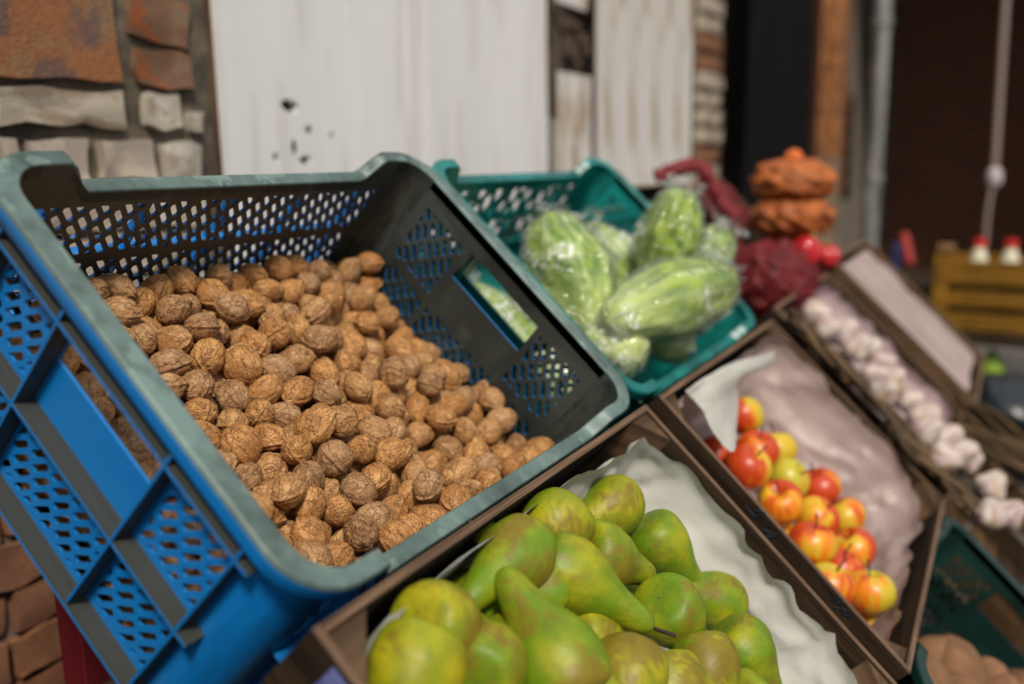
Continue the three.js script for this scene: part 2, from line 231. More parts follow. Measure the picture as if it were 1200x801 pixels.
function plasticCrate(name, label, o) {
  const { x0, u0, L = .6, K = .43, h = .228, rimMat, inMat, outMat, ribSideMat = inMat, slot = 1, v0 = 0, group } = o;
  const g = thing(name, label, 'crate', group); onRackFrame(g, x0 + L / 2, u0 + K / 2, v0 + h);
  // local: x -L/2..L/2, y 0 (bottom)..h (rim), z -K/2 (back) .. K/2 (front)
  const T = .0165, TE = .0225, rc = .036, X = L / 2 - TE, Z = K / 2 - T, DROP = .032, RA = .083, RB = .112;
  const topAt = (x) => { const e = L / 2 - Math.abs(x); return -DROP * sstep(0, 1, clamp((e - RA) / (RB - RA))) ; };
  const path = [];
  const arc = (cx, cz, a0) => { for (let k = 0; k <= 8; k++) { const a = a0 + k / 8 * Math.PI / 2; path.push([cx + Math.cos(a) * rc, cz + Math.sin(a) * rc, Math.cos(a), Math.sin(a), 0]); } };
  const side = (zs) => { const xs = []; for (const e of [RA, RA + .008, (RA + RB) / 2, RB - .008, RB]) xs.push(L / 2 - e); const all = [...xs, .1, 0, -.1, ...xs.map((q) => -q).reverse()]; (zs > 0 ? all : all.reverse()).forEach((x) => path.push([x, zs * Z, 0, zs, topAt(x)])); };
  arc(X - rc, Z - rc, 0); side(1); arc(-X + rc, Z - rc, Math.PI / 2); arc(-X + rc, -Z + rc, Math.PI); side(-1); arc(X - rc, -Z + rc, 1.5 * Math.PI); path.push(path[0]);
  const sweep = (prof, usetop = true) => { const n = path.length, m = prof.length; return sheet(n - 1, m - 1, (s, t) => { const p = path[Math.round(s * (n - 1))], q = prof[Math.round((1 - t) * (m - 1))]; return V3(p[0] + p[2] * q[0] * (TE / T), h + (usetop ? p[4] : 0) + q[1], p[1] + p[3] * q[0]); }); };
  const scaled = (geo) => { const uv = geo.attributes.uv; const q = geo.attributes.position; for (let i = 0; i < uv.count; i++) uv.setXY(i, q.getX(i) * 2.2, q.getZ(i) * 2.2 + q.getY(i)); return geo; };
  const flat = (geo) => { const q = geo.toNonIndexed(); q.computeVertexNormals(); return q; };
  mesh('rim', scaled(mergeGeometries([sweep([[0, -.014], [0, -.002], [.0018, 0], [.0148, 0]]), sweep([[.0148, 0], [.0162, -.0014], [.0165, -.004]])])), rimMat, g);
  mesh('rim_lip', sweep([[.0165, -.004], [.0165, -.015], [.0135, -.015], [.0135, -.004]]), outMat, g);
  // corner columns
  for (const [sx, sz] of [[1, 1], [-1, 1], [-1, -1], [1, -1]]) {
    const cx = sx * (X - rc), cz = sz * (Z - rc), a0 = Math.atan2(sz, sx) - Math.PI / 4;
    const cyl = (r, top) => sheet(8, 1, (s, t) => V3(cx + Math.cos(a0 + s * Math.PI / 2) * r, t * (h - top), cz + Math.sin(a0 + s * Math.PI / 2) * r));
    mesh('corner_inner', cyl(rc, .002), inMat, g); mesh('corner_outer', cyl(rc + .004, .006), outMat, g);
  }
  const skins = (shape, place, mI = inMat, mO = outMat) => {
    const a = mesh('wall_inner', new THREE.ExtrudeGeometry(shape, { depth: .0015, bevelEnabled: false }), mI, g); place(a, 0);
    const b = mesh('wall_outer', new THREE.ExtrudeGeometry(shape, { depth: .0025, bevelEnabled: false }), mO, g); place(b, .0015);
  };
  // long walls (y measured from the rim: shape y in -h..0)
  const longShape = (sgn) => {
    const xa = -X + rc, xb = X - rc, s = new THREE.Shape(); s.moveTo(xa, -h); s.lineTo(xb, -h); s.lineTo(xb, -.003);
    for (const x of [L / 2 - RA, L / 2 - RB, -(L / 2 - RB), -(L / 2 - RA)]) s.lineTo(x, topAt(x) - .003); s.lineTo(xa, -.003); s.closePath();
    fillSlots(s, [[-X + rc + .004, X - rc - .004, DROP + .019, .1135], [-X + rc + .004, X - rc - .004, .125, .192]], 0, 0, slot);
    return s;
  };
  skins(longShape(), (m, d) => { m.position.set(0, h, -Z - d); m.rotation.y = Math.PI; m.scale.x = -1; });
  skins(longShape(), (m, d) => { m.position.set(0, h, Z + d); m.scale.x = -1; });
  // end walls: shape x = distance from the front edge u, with handle slot and two slotted fields
  const cs = K / 2;
  const endShape = (sgn) => {
    const za = -Z + rc, zb = Z - rc, s = new THREE.Shape(); s.moveTo(za, -h); s.lineTo(zb, -h); s.lineTo(zb, -.003); s.lineTo(za, -.003); s.closePath();
    const hn = new THREE.Path(); hn.moveTo(-.064, -.030); hn.lineTo(.064, -.030); hn.lineTo(.066, -.074); hn.lineTo(-.066, -.074); hn.closePath(); s.holes.push(hn);
    fillSlots(s, [[-.148, -.074, .034, .116], [.074, .148, .034, .116], [-.148, -.072, .129, .205], [-.063, .063, .129, .205], [.072, .148, .129, .205]], .003, .004);
    return s;
  };
  // left end: a = u - K/2 = -z
  skins(endShape(), (m, d) => { m.position.set(-X - d, h, 0); m.rotation.y = Math.PI / 2; m.scale.z = -1; });
  skins(endShape(), (m, d) => { m.position.set(X + d, h, 0); m.rotation.y = -Math.PI / 2; m.scale.z = -1; });
  // frame of the handle slot, inside depth
  for (const sx of [-1, 1]) {
    // ledges and uprights, outer edge in the outside colour, other faces in the rib colour
    const rib = (w, hh, dd, y, z) => { const m = new THREE.Mesh(new THREE.BoxGeometry(w, hh, dd), sx < 0 ? [ribSideMat, outMat, ribSideMat, ribSideMat, ribSideMat, ribSideMat] : [outMat, ribSideMat, ribSideMat, ribSideMat, ribSideMat, ribSideMat]); m.name = 'rib'; m.castShadow = m.receiveShadow = true; m.position.set(sx * (X + .004 + w / 2), y, z); g.add(m); };
    for (const v of [.0285, .1225, .212]) rib(.018, .0028, K - 2 * rc - .03, h - v, 0);
    for (const z of [-.15, -.0675, .0675, .15]) rib(.0182, .19, .0026, h - .112, z);
  }
  for (const sz of [-1, 1]) {
    for (let k = -2; k <= 2; k++) { const m = mesh('rib', new THREE.BoxGeometry(.0026, .17, .011), outMat, g); m.position.set(k * .108, h - .13, sz * (Z + .0095)); }
    for (const v of [.120, .2]) { const m = mesh('rib', new THREE.BoxGeometry(L - 2 * rc - .04, .0028, .011), outMat, g); m.position.set(0, h - v, sz * (Z + .0095)); }
  }
  const bot = mesh('bottom', rbox(2 * X + .004, .006, 2 * Z + .004, .002), inMat, g); bot.position.y = .003;
  return g;
}
plasticCrate('plastic_crate', 'grey and blue slotted plastic crate full of walnuts', { x0: .4145, u0: 0, rimMat: mRim, inMat: mGrey, outMat: mBlue, ribSideMat: mGreyRib });
plasticCrate('plastic_crate', 'bright teal slotted plastic crate holding wrapped lettuces', { x0: 1.020, u0: .002, K: .425, L: .63, v0: .010, slot: 2.1, rimMat: mTeal, inMat: mTeal, outMat: mTeal });
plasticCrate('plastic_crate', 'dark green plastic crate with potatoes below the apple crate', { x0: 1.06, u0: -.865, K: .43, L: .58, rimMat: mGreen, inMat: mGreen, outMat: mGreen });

// ───────────── wooden fruit crates ─────────────
const woodBoard = (L, h, t) => rbox(L, h, t, .0012);
function woodCrate(name, label, o) {
  const { x0, x1, u0, u1, d, v0 = 0, mats = mWoodDark, edge = mWoodEdge, group } = o, L = x1 - x0, K = u1 - u0;
  const g = thing(name, label, 'crate', group); onRackFrame(g, (x0 + x1) / 2, (u0 + u1) / 2, v0 + d);
  const t = .0075; let k = 0;
  const put = (nm, geo, x, y, z, ry = 0, mat) => { const m = mesh(nm, geo, mat ?? mats[k++ % mats.length], g); m.position.set(x, y, z); m.rotation.y = ry; return m; };
  const gap = .012, hA = (d - gap) * .55, hB = (d - gap) * .45;
  for (const s of [-1, 1]) {
    // end boards: two each, with a pale sawn top edge
    const e = put('end_board', woodBoard(K, hA, t), s * (L / 2 - t / 2), d - hA / 2 - .001, 0, Math.PI / 2); const te = mesh('sawn_edge', rbox(K, .0016, t * .96, .0006), edge, e); te.position.y = hA / 2;
    put('end_board', woodBoard(K, hB, t), s * (L / 2 - t / 2), hB / 2, 0, Math.PI / 2);
    const f = put('side_board', woodBoard(L - 2 * t, hA, t), 0, d - hA / 2 - .001, s * (K / 2 - t / 2)); const tf = mesh('sawn_edge', rbox(L - 2 * t, .0016, t * .96, .0006), edge, f); tf.position.y = hA / 2;
    put('side_board', woodBoard(L - 2 * t, hB, t), 0, hB / 2, s * (K / 2 - t / 2));
    for (const q of [-1, 1]) { // triangular corner posts
      const sh = new THREE.Shape(); sh.moveTo(0, 0); sh.lineTo(.042, 0); sh.lineTo(0, .042); sh.closePath();
      const m = mesh('corner_post', new THREE.ExtrudeGeometry(sh, { depth: d - .008, bevelEnabled: true, bevelSize: .001, bevelThickness: .001, bevelSegments: 1 }), mWoodPost, g);
      m.rotation.x = -Math.PI / 2; m.position.set(s * (L / 2 - t - .001), .003, q * (K / 2 - t - .001)); m.scale.set(-s, q, 1);
    }
  }
  for (let i = 0; i < 5; i++) put('bottom_slat', woodBoard(L - 2 * t, K / 5 - .014, .005).rotateX(Math.PI / 2), 0, .004, (i - 2) * K / 5);
  return g;
}
woodCrate('fruit_crate', 'dark wooden crate of green pears lined with white tissue', { x0: .408, x1: 1.012, u0: -.43, u1: -.006, d: .135 });
woodCrate('fruit_crate', 'dark wooden crate of red and yellow apples lined with pink tissue', { x0: 1.058, x1: 1.665, u0: -.432, u1: -.006, d: .145 });
woodCrate('fruit_crate', 'wooden crate lined with mauve tissue under the garlic braid', { x0: 1.735, x1: 2.315, u0: -.43, u1: .012, d: .14 });
woodCrate('fruit_crate', 'pale wooden crate covered with pink tissue beyond the garlic braid', { x0: 2.335, x1: 2.90, u0: -.44, u1: .03, d: .14, v0: -.03, mats: [mWoodMid, mWoodPost, mWoodMid] });
woodCrate('fruit_crate', 'brown wooden crate below the garlic braid with straw stalks on it', { x0: 1.70, x1: 2.30, u0: -.90, u1: -.455, d: .14, v0: .03, mats: [woodMat(.2, .13, .06), woodMat(.24, .155, .08), mWoodDark[1]] });
woodCrate('fruit_crate', 'dark wooden crate holding red onion sacks beside the teal crate', { x0: 1.70, x1: 2.72, u0: .03, u1: .44, d: .12, v0: .11 });
// pen scribbles on the outer face of the apple crate's end board
{
  const mInk = M({ color: lin(.006, .012, .025), roughness: .6 }), g = scene.getObjectByName('fruit_crate_001');
  const X0 = 1.0575, toLocal = (px, py) => { const d = dirOf(px, py), P = EYE.clone().addScaledVector(d, X0 / d.x); g.updateMatrixWorld(); return g.worldToLocal(P); };
  const strokes = [[[873, 592], [880, 600], [889, 598], [897, 601]], [[878, 600], [884, 604], [894, 603]], [[894, 620], [901, 623], [909, 626], [916, 622]], [[898, 626], [906, 629], [913, 628]], [[975, 704], [983, 700], [981, 706], [989, 706]], [[985, 712], [991, 716], [987, 720], [996, 721]], [[977, 711], [983, 713]]];
  for (const s of strokes) mesh('pen_mark', tube(s.map(([a, b]) => toLocal(a, b)), .0011, 16, 5), mInk, g);
}
// blue-violet printed label on the end of the pear crate
{
  const c = document.createElement('canvas'); c.width = 256; c.height = 192; const q = c.getContext('2d');
  q.fillStyle = 'rgb(86,92,150)'; q.fillRect(0, 0, 256, 192); q.fillStyle = 'rgb(105,108,168)'; q.fillRect(0, 0, 256, 26);
  q.strokeStyle = 'rgb(38,34,66)'; q.lineWidth = 15; for (const [a, b, e, f] of [[50, 60, 90, 120], [112, 50, 160, 120], [190, 60, 215, 130]]) { q.beginPath(); q.moveTo(a, b); q.lineTo(e, f); q.stroke(); }
  const t = new THREE.CanvasTexture(c); t.colorSpace = THREE.SRGBColorSpace;
  const g = scene.getObjectByName('fruit_crate'), m = mesh('printed_label', new THREE.BoxGeometry(.0012, .1, .17), M({ map: t, roughness: .6 }), g); m.position.set(-.3035, .08, -.10);
}

// ───────────── walnuts ─────────────
const tNut = [0, 1].map((k) => tex(512, 256, (u, v) => {
  const w = fbm(u * 8, v * 5, k * 9, 3) * .8, r = Math.abs(fbm(u * 15 + w, v * 6 + w, 3 + k * 5, 3)), vein = 1 - sstep(.0, .05, r), r2 = Math.abs(fbm(u * 30 - w, v * 13 + w, 13 + k, 3)), vein2 = 1 - sstep(0, .05, r2), p = fbm(u * 7, v * 4, 21 + k, 4), f = fbm(u * 90, v * 50, 4, 2);
  let c = mix3([.74, .58, .41], [.66, .50, .34], sstep(-.3, .3, p)); c = mix3(c, [.80, .66, .50], sstep(.1, .4, fbm(u * 5, v * 5, 33 + k, 4)) * .6); c = mix3(c, [.36, .23, .13], vein * .6 + vein2 * .35); return c.map((q) => q + .08 * f);
}));
const tNutB = [0, 1].map((k) => tex(512, 256, (u, v) => { const w = fbm(u * 8, v * 5, k * 9, 3) * .8, r = Math.abs(fbm(u * 15 + w, v * 6 + w, 3 + k * 5, 3)), r2 = Math.abs(fbm(u * 30 - w, v * 13 + w, 13 + k, 3)); return grey(.25 + .45 * sstep(0, .09, r) + .3 * sstep(0, .1, r2)); }, false));
const mNut = [[.98, .87, .68], [.92, .84, .72], [1, .84, .56], [.80, .74, .69], [.98, .79, .52]].map((c, k) => M({ color: lin(...c), map: tNut[k % 2], bumpMap: tNutB[k % 2], bumpScale: .0018, roughness: .6 }));
function nutGeo(sd, ns = 46, nt = 30) {
  const tip = rr(.06, .16), fl = rr(.86, .98), rug = rr(.6, 1.25);
  return body(ns, nt, (s, t) => {
    const a = s * 2 * Math.PI, th = (1 - t) * Math.PI, d = V3(Math.sin(th) * Math.cos(a), Math.cos(th), Math.sin(th) * Math.sin(a));
    const seam = Math.exp(-((d.x / .085) ** 2)), sg = Math.exp(-(((Math.abs(d.x) - .15) / .07) ** 2));
    const w = vn(d.x * 2 + sd, d.y * 2, d.z * 2), n = fbm(d.x * 3.1 + sd + w, d.y * 1.9 + w, d.z * 3.1, 3), ridge = 1 - Math.abs(n) * 3.2;
    let r = 1 + .06 * vn(d.x * 1.4, d.y * 1.4 + sd, d.z * 1.4) - .085 * rug * Math.max(0, ridge) * (1 - seam) + .055 * seam - .035 * sg;
    r += .02 * rug * fbm(d.x * 8 + sd, d.y * 6, d.z * 8, 2);
    if (d.y > .8) r += tip * sstep(.84, 1, d.y); if (d.y < -.9) r -= .06 * sstep(-.9, -1, d.y) * -1 * -1;
    return V3(d.x * r * fl, d.y * r * 1.1, d.z * r * .96);
  });
}
const nutGeos = []; for (let k = 0; k < 10; k++) nutGeos.push(nutGeo(k * 13.7 + 2));
{
  const xa = .4145 + .0235, xb = 1.0145 - .0235, ua = .0175, ub = .43 - .0175, VB = .2215;
  const surf = (x, u) => .150 - .092 * Math.exp(-u / .10) - .012 * Math.sin((x - xa) / (xb - xa) * Math.PI) * sstep(.05, .2, u) - .028 * sstep(.28, .02, (x - xa) / (xb - xa)) * sstep(.36, .26, u);
  const N = []; const a = .0335;
  for (let k = 0; k < 12; k++) for (let j = 0; j < 16; j++) for (let i = 0; i < 22; i++) {
    const r = .0168 + rr(-1, 1) * rr(0, .0036), x = xa + .016 + (i + (j % 2) * .5 + (k % 2) * .25) * a * .99 + rr(-.014, .014), u = ua + .016 + (j + (k % 2) * .4) * a * .88 + rr(-.014, .014), v = VB - r - k * a * .80 + rr(-.012, .012);
    if (x > xb - .01 || u > ub - .01 || v - r * .35 < surf(x, u) + fbm(x * 16, u * 16, 5, 2) * .034) continue; N.push({ x, u, v, r });
  }
  const cell = .042;
  for (let it = 0; it < 90; it++) {
    const grid = new Map(), key = (x, u, v) => (Math.floor(x / cell) * 97 + Math.floor(u / cell)) * 97 + Math.floor(v / cell);
    for (const n of N) { n.v += it < 70 ? .0009 : .0003; const k = key(n.x, n.u, n.v); (grid.get(k) ?? grid.set(k, []).get(k)).push(n); }
    for (const n of N) for (let i = -1; i < 2; i++) for (let j = -1; j < 2; j++) for (let k = -1; k < 2; k++) {
      const L = grid.get(key(n.x + i * cell, n.u + j * cell, n.v + k * cell)); if (!L) continue;
      for (const m of L) { if (m === n) continue; const dx = n.x - m.x, du = n.u - m.u, dv = n.v - m.v, d = Math.hypot(dx, du, dv), R = (n.r + m.r) * .985; if (d < R && d > 1e-6) { const q = (R - d) / d * .25; n.x += dx * q * .75; n.u += du * q * .75; n.v += dv * q; m.x -= dx * q * .75; m.u -= du * q * .75; m.v -= dv * q; } }
    }
    for (const n of N) { n.x = clamp(n.x, xa + n.r, xb - n.r); n.u = clamp(n.u, ua + n.r, ub - n.r); n.v = Math.min(n.v, VB - n.r); const RC = .036, ex = n.x < xa + RC ? n.x - xa - RC : n.x > xb - RC ? n.x - xb + RC : 0, eu = n.u < ua + RC ? n.u - ua - RC : n.u > ub - RC ? n.u - ub + RC : 0, ee = Math.hypot(ex, eu), mx = RC - n.r; if (ex && eu && ee > mx) { n.x += ex / ee * (mx - ee); n.u += eu / ee * (mx - ee); } }
  }
  // how openly each nut lies: free directions towards the open side of the crate
  const dirs = []; for (let k = 0; k < 60; k++) { const z = (k + .5) / 60, a = k * 2.39996; const s = Math.sqrt(1 - z * z); dirs.push([s * Math.cos(a), s * Math.sin(a), -z]); }
  for (const n of N) { n.open = 0; for (const d of dirs) { let free = 1; for (const m of N) { if (m === n) continue; const e = [m.x - n.x, m.u - n.u, m.v - n.v], p = e[0] * d[0] + e[1] * d[1] + e[2] * d[2]; if (p > 0 && p < .2 && Math.hypot(...e) ** 2 - p * p < (m.r * .95) ** 2) { free = 0; break; } } n.open += free; } if (n.x - xa < .03 && n.u > .12 && n.u < .31 && n.v < .13) n.open += 40; }
  N.sort((p, q) => q.open - p.open);
  const place = (n, o) => { o.position.copy(wp(n.x, n.u, n.v)); const k = n.r / .98; o.scale.set(k, k * rr(.97, 1.06), k * rr(.95, 1.03)); o.quaternion.set(rr(-1, 1), rr(-1, 1), rr(-1, 1), rr(-1, 1)).normalize(); };
  const proto = nutGeos.flatMap((g) => [0]);
  const shown = Math.min(300, N.filter((n) => n.open > 0).length);
  for (let i = 0; i < shown; i++) { const m = single('walnut', nutGeos[i % 10], mNut[Math.floor(rnd() * 5)], 'brown wrinkled whole walnut in the blue and grey crate', 'walnut', 'walnuts heaped in the crate'); place(N[i], m); }
  const rest = N.slice(shown), im = new THREE.InstancedMesh(nutGeos[0], mNut[0], rest.length), tmp = new THREE.Object3D();
  rest.forEach((n, i) => { place(n, tmp); tmp.updateMatrix(); im.setMatrixAt(i, tmp.matrix); });
  im.name = 'buried_walnuts'; im.castShadow = im.receiveShadow = true; scene.add(im); tag(im, 'walnuts lying deeper in the heap under the others', 'walnuts', null, 'stuff');
  console.log('nuts', N.length, 'shown', shown);
}

// ───────────── pears ─────────────
const tPear = tex(512, 512, (u, v) => { const s = h3(Math.floor(u * 170), Math.floor(v * 170), 5); const dx = u * 170 % 1 - .5, dy = v * 170 % 1 - .5; const dot = s > .62 ? sstep(.32, .12, Math.hypot(dx, dy)) : 0; const n = .95 + .09 * fbm(u * 12, v * 12, 6, 4); return mix3([n, n, n], [.62, .55, .42], dot * .55); });
const mPear = M({ vertexColors: true, map: tPear, roughness: .46, specularIntensity: .7, bumpMap: tFine, bumpScale: .00035 });
const mStem = M({ color: lin(.07, .04, .02), map: tWood, roughness: .8 });
const mCalyx = M({ color: lin(.06, .04, .012), roughness: .9 });
const prof = new THREE.SplineCurve([[.006, .0004], [.001, .006], [.004, .0155], [.02, .027], [.09, .0335], [.2, .0362], [.31, .0362], [.43, .0325], [.55, .0262], [.67, .0202], [.79, .0162], [.89, .0135], [.96, .0098], [.99, .006], [1, .0015]].map((p) => new THREE.Vector2(...p)));
// rus: russet amount 0..1 ; yel: yellowness ; slim: neck slimness
function makePear(sd, { len = .102, fat: fat0 = 1, bend = .01, rus = .3, yel = .4, end = 0, stem = .013 }) {
  const fat = fat0 * .93, pts = prof.getPoints(60);
  const shape = (s, t) => { const k = t * 60, i = Math.min(59, Math.floor(k)), q = lerp(pts[i].x, pts[i + 1].x, k - i), r0 = lerp(pts[i].y, pts[i + 1].y, k - i); const a = s * 2 * Math.PI, r = r0 * fat * (1 + .05 * vn(Math.cos(a) + sd, Math.sin(a), q * 3) + .02 * vn(Math.cos(a) * 3, Math.sin(a) * 3 + sd, q * 8)); return V3(Math.cos(a) * r + bend * Math.max(0, q - .25) ** 2 * 1.6, (q - .28) * len, Math.sin(a) * r); };
  const col = (s, t, v) => {
    const n = fbm(v.x * 45 + sd, v.y * 30, v.z * 45, 4), n2 = fbm(v.x * 90, v.y * 70 + sd, v.z * 90, 4), f = fbm(v.x * 300, v.y * 300, v.z * 300 + sd, 3);
    let c = mix3([.15, .25, .006], [.43, .37, .010], clamp(yel * .9 - .04 + n * 1.0)); c = mix3(c, [.12, .19, .01], sstep(.05, .35, n2) * .4);
    const rp = rus + (end ? .8 * sstep(.5, .25, t) - .2 : 0) + fbm(v.x * 28 + sd * 2, v.y * 22, v.z * 28, 4) * 1.6 + f * .9 - .35; c = mix3(c, [.22, .15, .014], sstep(-.05, .5, rp) * .85); return c;
  };
  const g = new THREE.Group(); mesh('pear_flesh', body(40, 44, shape, col), mPear, g);
  const tp = shape(0, 1); const top = V3(bend * .75 ** 2 * 1.6, .71 * len, 0);
  const k = stem / .021; mesh('stem', tube([top.clone().add(V3(0, -.003, 0)), top.clone().add(V3(.001, .006 * k, .001)), top.clone().add(V3(.003, .015 * k, .003)), top.clone().add(V3(.005, .021 * k, .004))], .0019, 10, 6), mStem, g);
  const cal = mesh('calyx', new THREE.ConeGeometry(.0026 * fat, .003, 7, 1), mCalyx, g); cal.position.set(0, -.28 * len + .001, 0); cal.rotation.x = Math.PI;
  return g;
}
const pears = [ // bulb pixel, v, neck pixel, neck v, spin, look, label
  [651, 616, .026, 618, 655, .05, 0, { yel: .55, rus: .1 }, 'rounded yellow green pear beside the walnut crate in the pear crate'],
  [716, 594, .042, 665, 628, .06, 1, { yel: .62, rus: .38, fat: .98 }, 'yellow pear with brown patches under the peak of white tissue'],
  [772, 636, .045, 818, 704, .066, 2, { yel: .18, rus: .02, bend: .012 }, 'smooth green pear leaning neck down against the white tissue'],
  [604, 652, .016, 538, 702, .022, 3, { yel: .3, rus: .45, len: .105 }, 'long brown shouldered pear lying along the walnut crate'],
  [704, 650, .026, 768, 678, .034, 4, { yel: .32, rus: .62, len: .092 }, 'olive pear with russet brown end between smooth green pears'],
  [668, 674, .012, 758, 738, .004, 2.2, { yel: .3, rus: .0, len: .118, bend: .006, stem: .022 }, 'green pear with long curved neck and dark stem'],
  [785, 716, .022, 815, 752, .05, 5, { yel: .22, rus: .05, fat: 1.04 }, 'big speckled green pear showing its dark calyx'],
  [630, 686, .030, 600, 650, .030, 3, { yel: .3, rus: .0 }, 'plain green pear half hidden by the upright pear'],
  [655, 775, .0, 596, 683, .002, 0.5, { yel: .35, rus: .42, len: .118, fat: 1.06, bend: .006, end: 1 }, 'large pear with russet bottom and stem turned up'],
  [512, 735, .018, 570, 748, .045, 2.5, { yel: .66, rus: .45 }, 'yellow pear resting by the tissue at the crate end'],
  [487, 784, .016, 468, 850, .03, 1.2, { yel: .7, rus: .38 }, 'bright yellow pear under the folded tissue edge'],
  [566, 782, .020, 590, 720, .05, 4.4, { yel: .42, rus: .5 }, 'brownish green pear squeezed between two larger pears'],
  [560, 716, .062, 540, 690, .09, 4, { yel: .1, rus: .1 }, 'dark green pear down in a gap of the heap'],
  [687, 752, .040, 735, 772, .05, 2, { yel: .75, rus: .15 }, 'yellow pear below the long curved neck'],
  [735, 794, .008, 722, 870, .02, 0, { yel: .65, rus: .55, end: 1 }, 'yellow brown pear with rough bottom beside the large russet pear'],
  [782, 806, .018, 800, 880, .03, 1, { yel: .7, rus: .45 }, 'honey coloured pear low in the crate'],
  [836, 704, .06, 800, 690, .06, 3, { yel: .45, rus: .5 }, 'small olive pear in the dark pocket by the tissue'],
  [868, 762, .034, 925, 830, .042, 5, { yel: .32, rus: .12, fat: 1.05 }, 'green pear lying against the tissue at the low side'],
  [826, 782, .020, 842, 850, .03, 2, { yel: .5, rus: .62, fat: .95 }, 'speckled brown olive pear with round top'],
  [610, 790, .055, 640, 830, .08, 2, { yel: .35, rus: .3 }, 'shaded pear underneath the large russet pear'],
  [740, 720, .075, 700, 700, .09, 2, { yel: .3, rus: .2 }, 'green pear buried beneath the curved neck pear'],
  [690, 830, .03, 660, 870, .05, 2, { yel: .5, rus: .3 }, 'pear at the low edge below the russet pear'],
  [870, 830, .04, 900, 870, .06, 2, { yel: .4, rus: .4 }, 'pear at the low corner of the pear crate'],
];
for (const [i, p] of pears.entries()) {
  const g = makePear(i * 3.31 + 1, p[7]); g.name = numbered('pear'); scene.add(g); tag(g, p[8], 'pear', 'pears in the tissue lined crate');
  aim(g, onRack(p[0], p[1], p[2]), onRack(p[3], p[4], p[5]), p[6]);
}

// ───────────── apples ─────────────
const mApple = M({ vertexColors: true, roughness: .36 });
function makeApple(sd, red, yel, r = .0335) {
  const g = new THREE.Group(), A = rr(0, 6.28);
  const f = (s, t) => { const a = s * 2 * Math.PI, th = (1 - t) * Math.PI, cy = Math.cos(th), sy = Math.sin(th); const dim = .42 * Math.exp(-((sy / .34) ** 2)) * (cy > 0 ? 1 : .55); const q = 1 + .03 * Math.cos(5 * a) * (cy < 0 ? -cy : 0) + .03 * vn(Math.cos(a) + sd, cy, Math.sin(a)); return V3(Math.cos(a) * sy * r * q * (1.03 - .05 * (cy < 0 ? -cy : 0)), (cy * .93 - dim * Math.sign(cy)) * r, Math.sin(a) * sy * r * q); };
  const c = (s, t) => { const a = s * 2 * Math.PI, n = fbm(Math.cos(a) * 1.3 + sd, t * 2, Math.sin(a) * 1.3, 3), st = fbm(Math.cos(a) * 14 + sd, t * 3, Math.sin(a) * 14, 3); const k = sstep(-.25, .35, red + .55 * Math.cos(a - A) * .5 + n * .7 + st * .4 - .42); let b = mix3([.66, .40, .02], [.46, .42, .03], yel); b = mix3(b, [.74, .22, .008], sstep(0, .5, k)); return mix3(b, [.5, .045, .008], sstep(.55, 1.05, k)); };
  mesh('apple_flesh', body(32, 26, f, c), mApple, g);
  mesh('stem', tube([V3(0, .5 * r, 0), V3(.001, .9 * r, 0), V3(.004, 1.3 * r, .001)], .0013, 8, 5), mStem, g);
  return g;
}
const apples = [[872, 492, .5, .4, 'yellow and red apple at the back of the apple heap under the white tissue flap'], [884, 524, .95, .1, 'deep red apple under the white tissue flap'], [908, 526, .42, .3, 'yellow apple with red blush beside the deep red apple'], [876, 546, .6, .1, 'orange apple touching the crate board under the flap'], [928, 562, .12, .85, 'yellow green apple in the middle of the apple heap'], [914, 590, .58, .1, 'orange apple below the yellow green apple'], [955, 570, .95, .1, 'dark red apple tucked behind the heap by the pink tissue'], [957, 606, .75, .1, 'red orange apple halfway down the heap'], [988, 605, .62, .2, 'orange apple with red cheek against the pink tissue'], [951, 638, .85, .1, 'red apple pressed against the crate board'], [998, 646, .55, .3, 'orange yellow apple with red streaks low in the heap'], [990, 670, .92, .1, 'shiny red apple above the stemmed yellow apple'], [985, 690, .3, .5, 'yellow apple wedged at the board beside the stemmed apple'], [1007, 702, .32, .6, 'yellow apple with a dark stem pointing up'], [1014, 714, .55, .2, 'orange apple at the low end of the heap']];
{
  const list = apples.map((a, i) => ({ i, a, p: onRack(a[0], a[1], .062 + (i % 3) * .006) }));
  // a lower layer carries the heap
  for (const [x, u] of [[1.15, -.12], [1.21, -.19], [1.14, -.25], [1.22, -.3], [1.13, -.34], [1.29, -.12], [1.15, -.4], [1.3, -.24], [1.36, -.15]]) list.push({ low: 1, p: wp(x, u, .1) });
  const R2 = .0675; for (let k = 0; k < 60; k++) for (const m of list) for (const n of list) { if (m === n) continue; const d = n.p.clone().sub(m.p), l = d.length(); if (l < R2) { d.multiplyScalar((R2 - l) / l); const wn = n.low ? .9 : .1, wm = m.low ? .9 : .1; n.p.addScaledVector(d, .5 * wn / (wn + wm)); m.p.addScaledVector(d, -.5 * wm / (wn + wm)); } }
  list.forEach((q, i) => {
    const g = q.low ? makeApple(i * 9.1, .6, .2) : makeApple(i * 5.7 + 3, q.a[2], q.a[3]); g.name = numbered('apple'); scene.add(g);
    if (q.low) tag(g, 'red and orange apple in the lower layer of the apple crate', 'apple', 'apples lying under the heap'); else tag(g, q.a[4], 'apple', 'apples in the pink tissue lined crate');
    g.position.copy(q.p); g.rotation.set(rr(-.9, .9), rr(0, 6), rr(-.9, .9)); if (i === 13) g.rotation.set(.15, 1, -.25);
  });
}

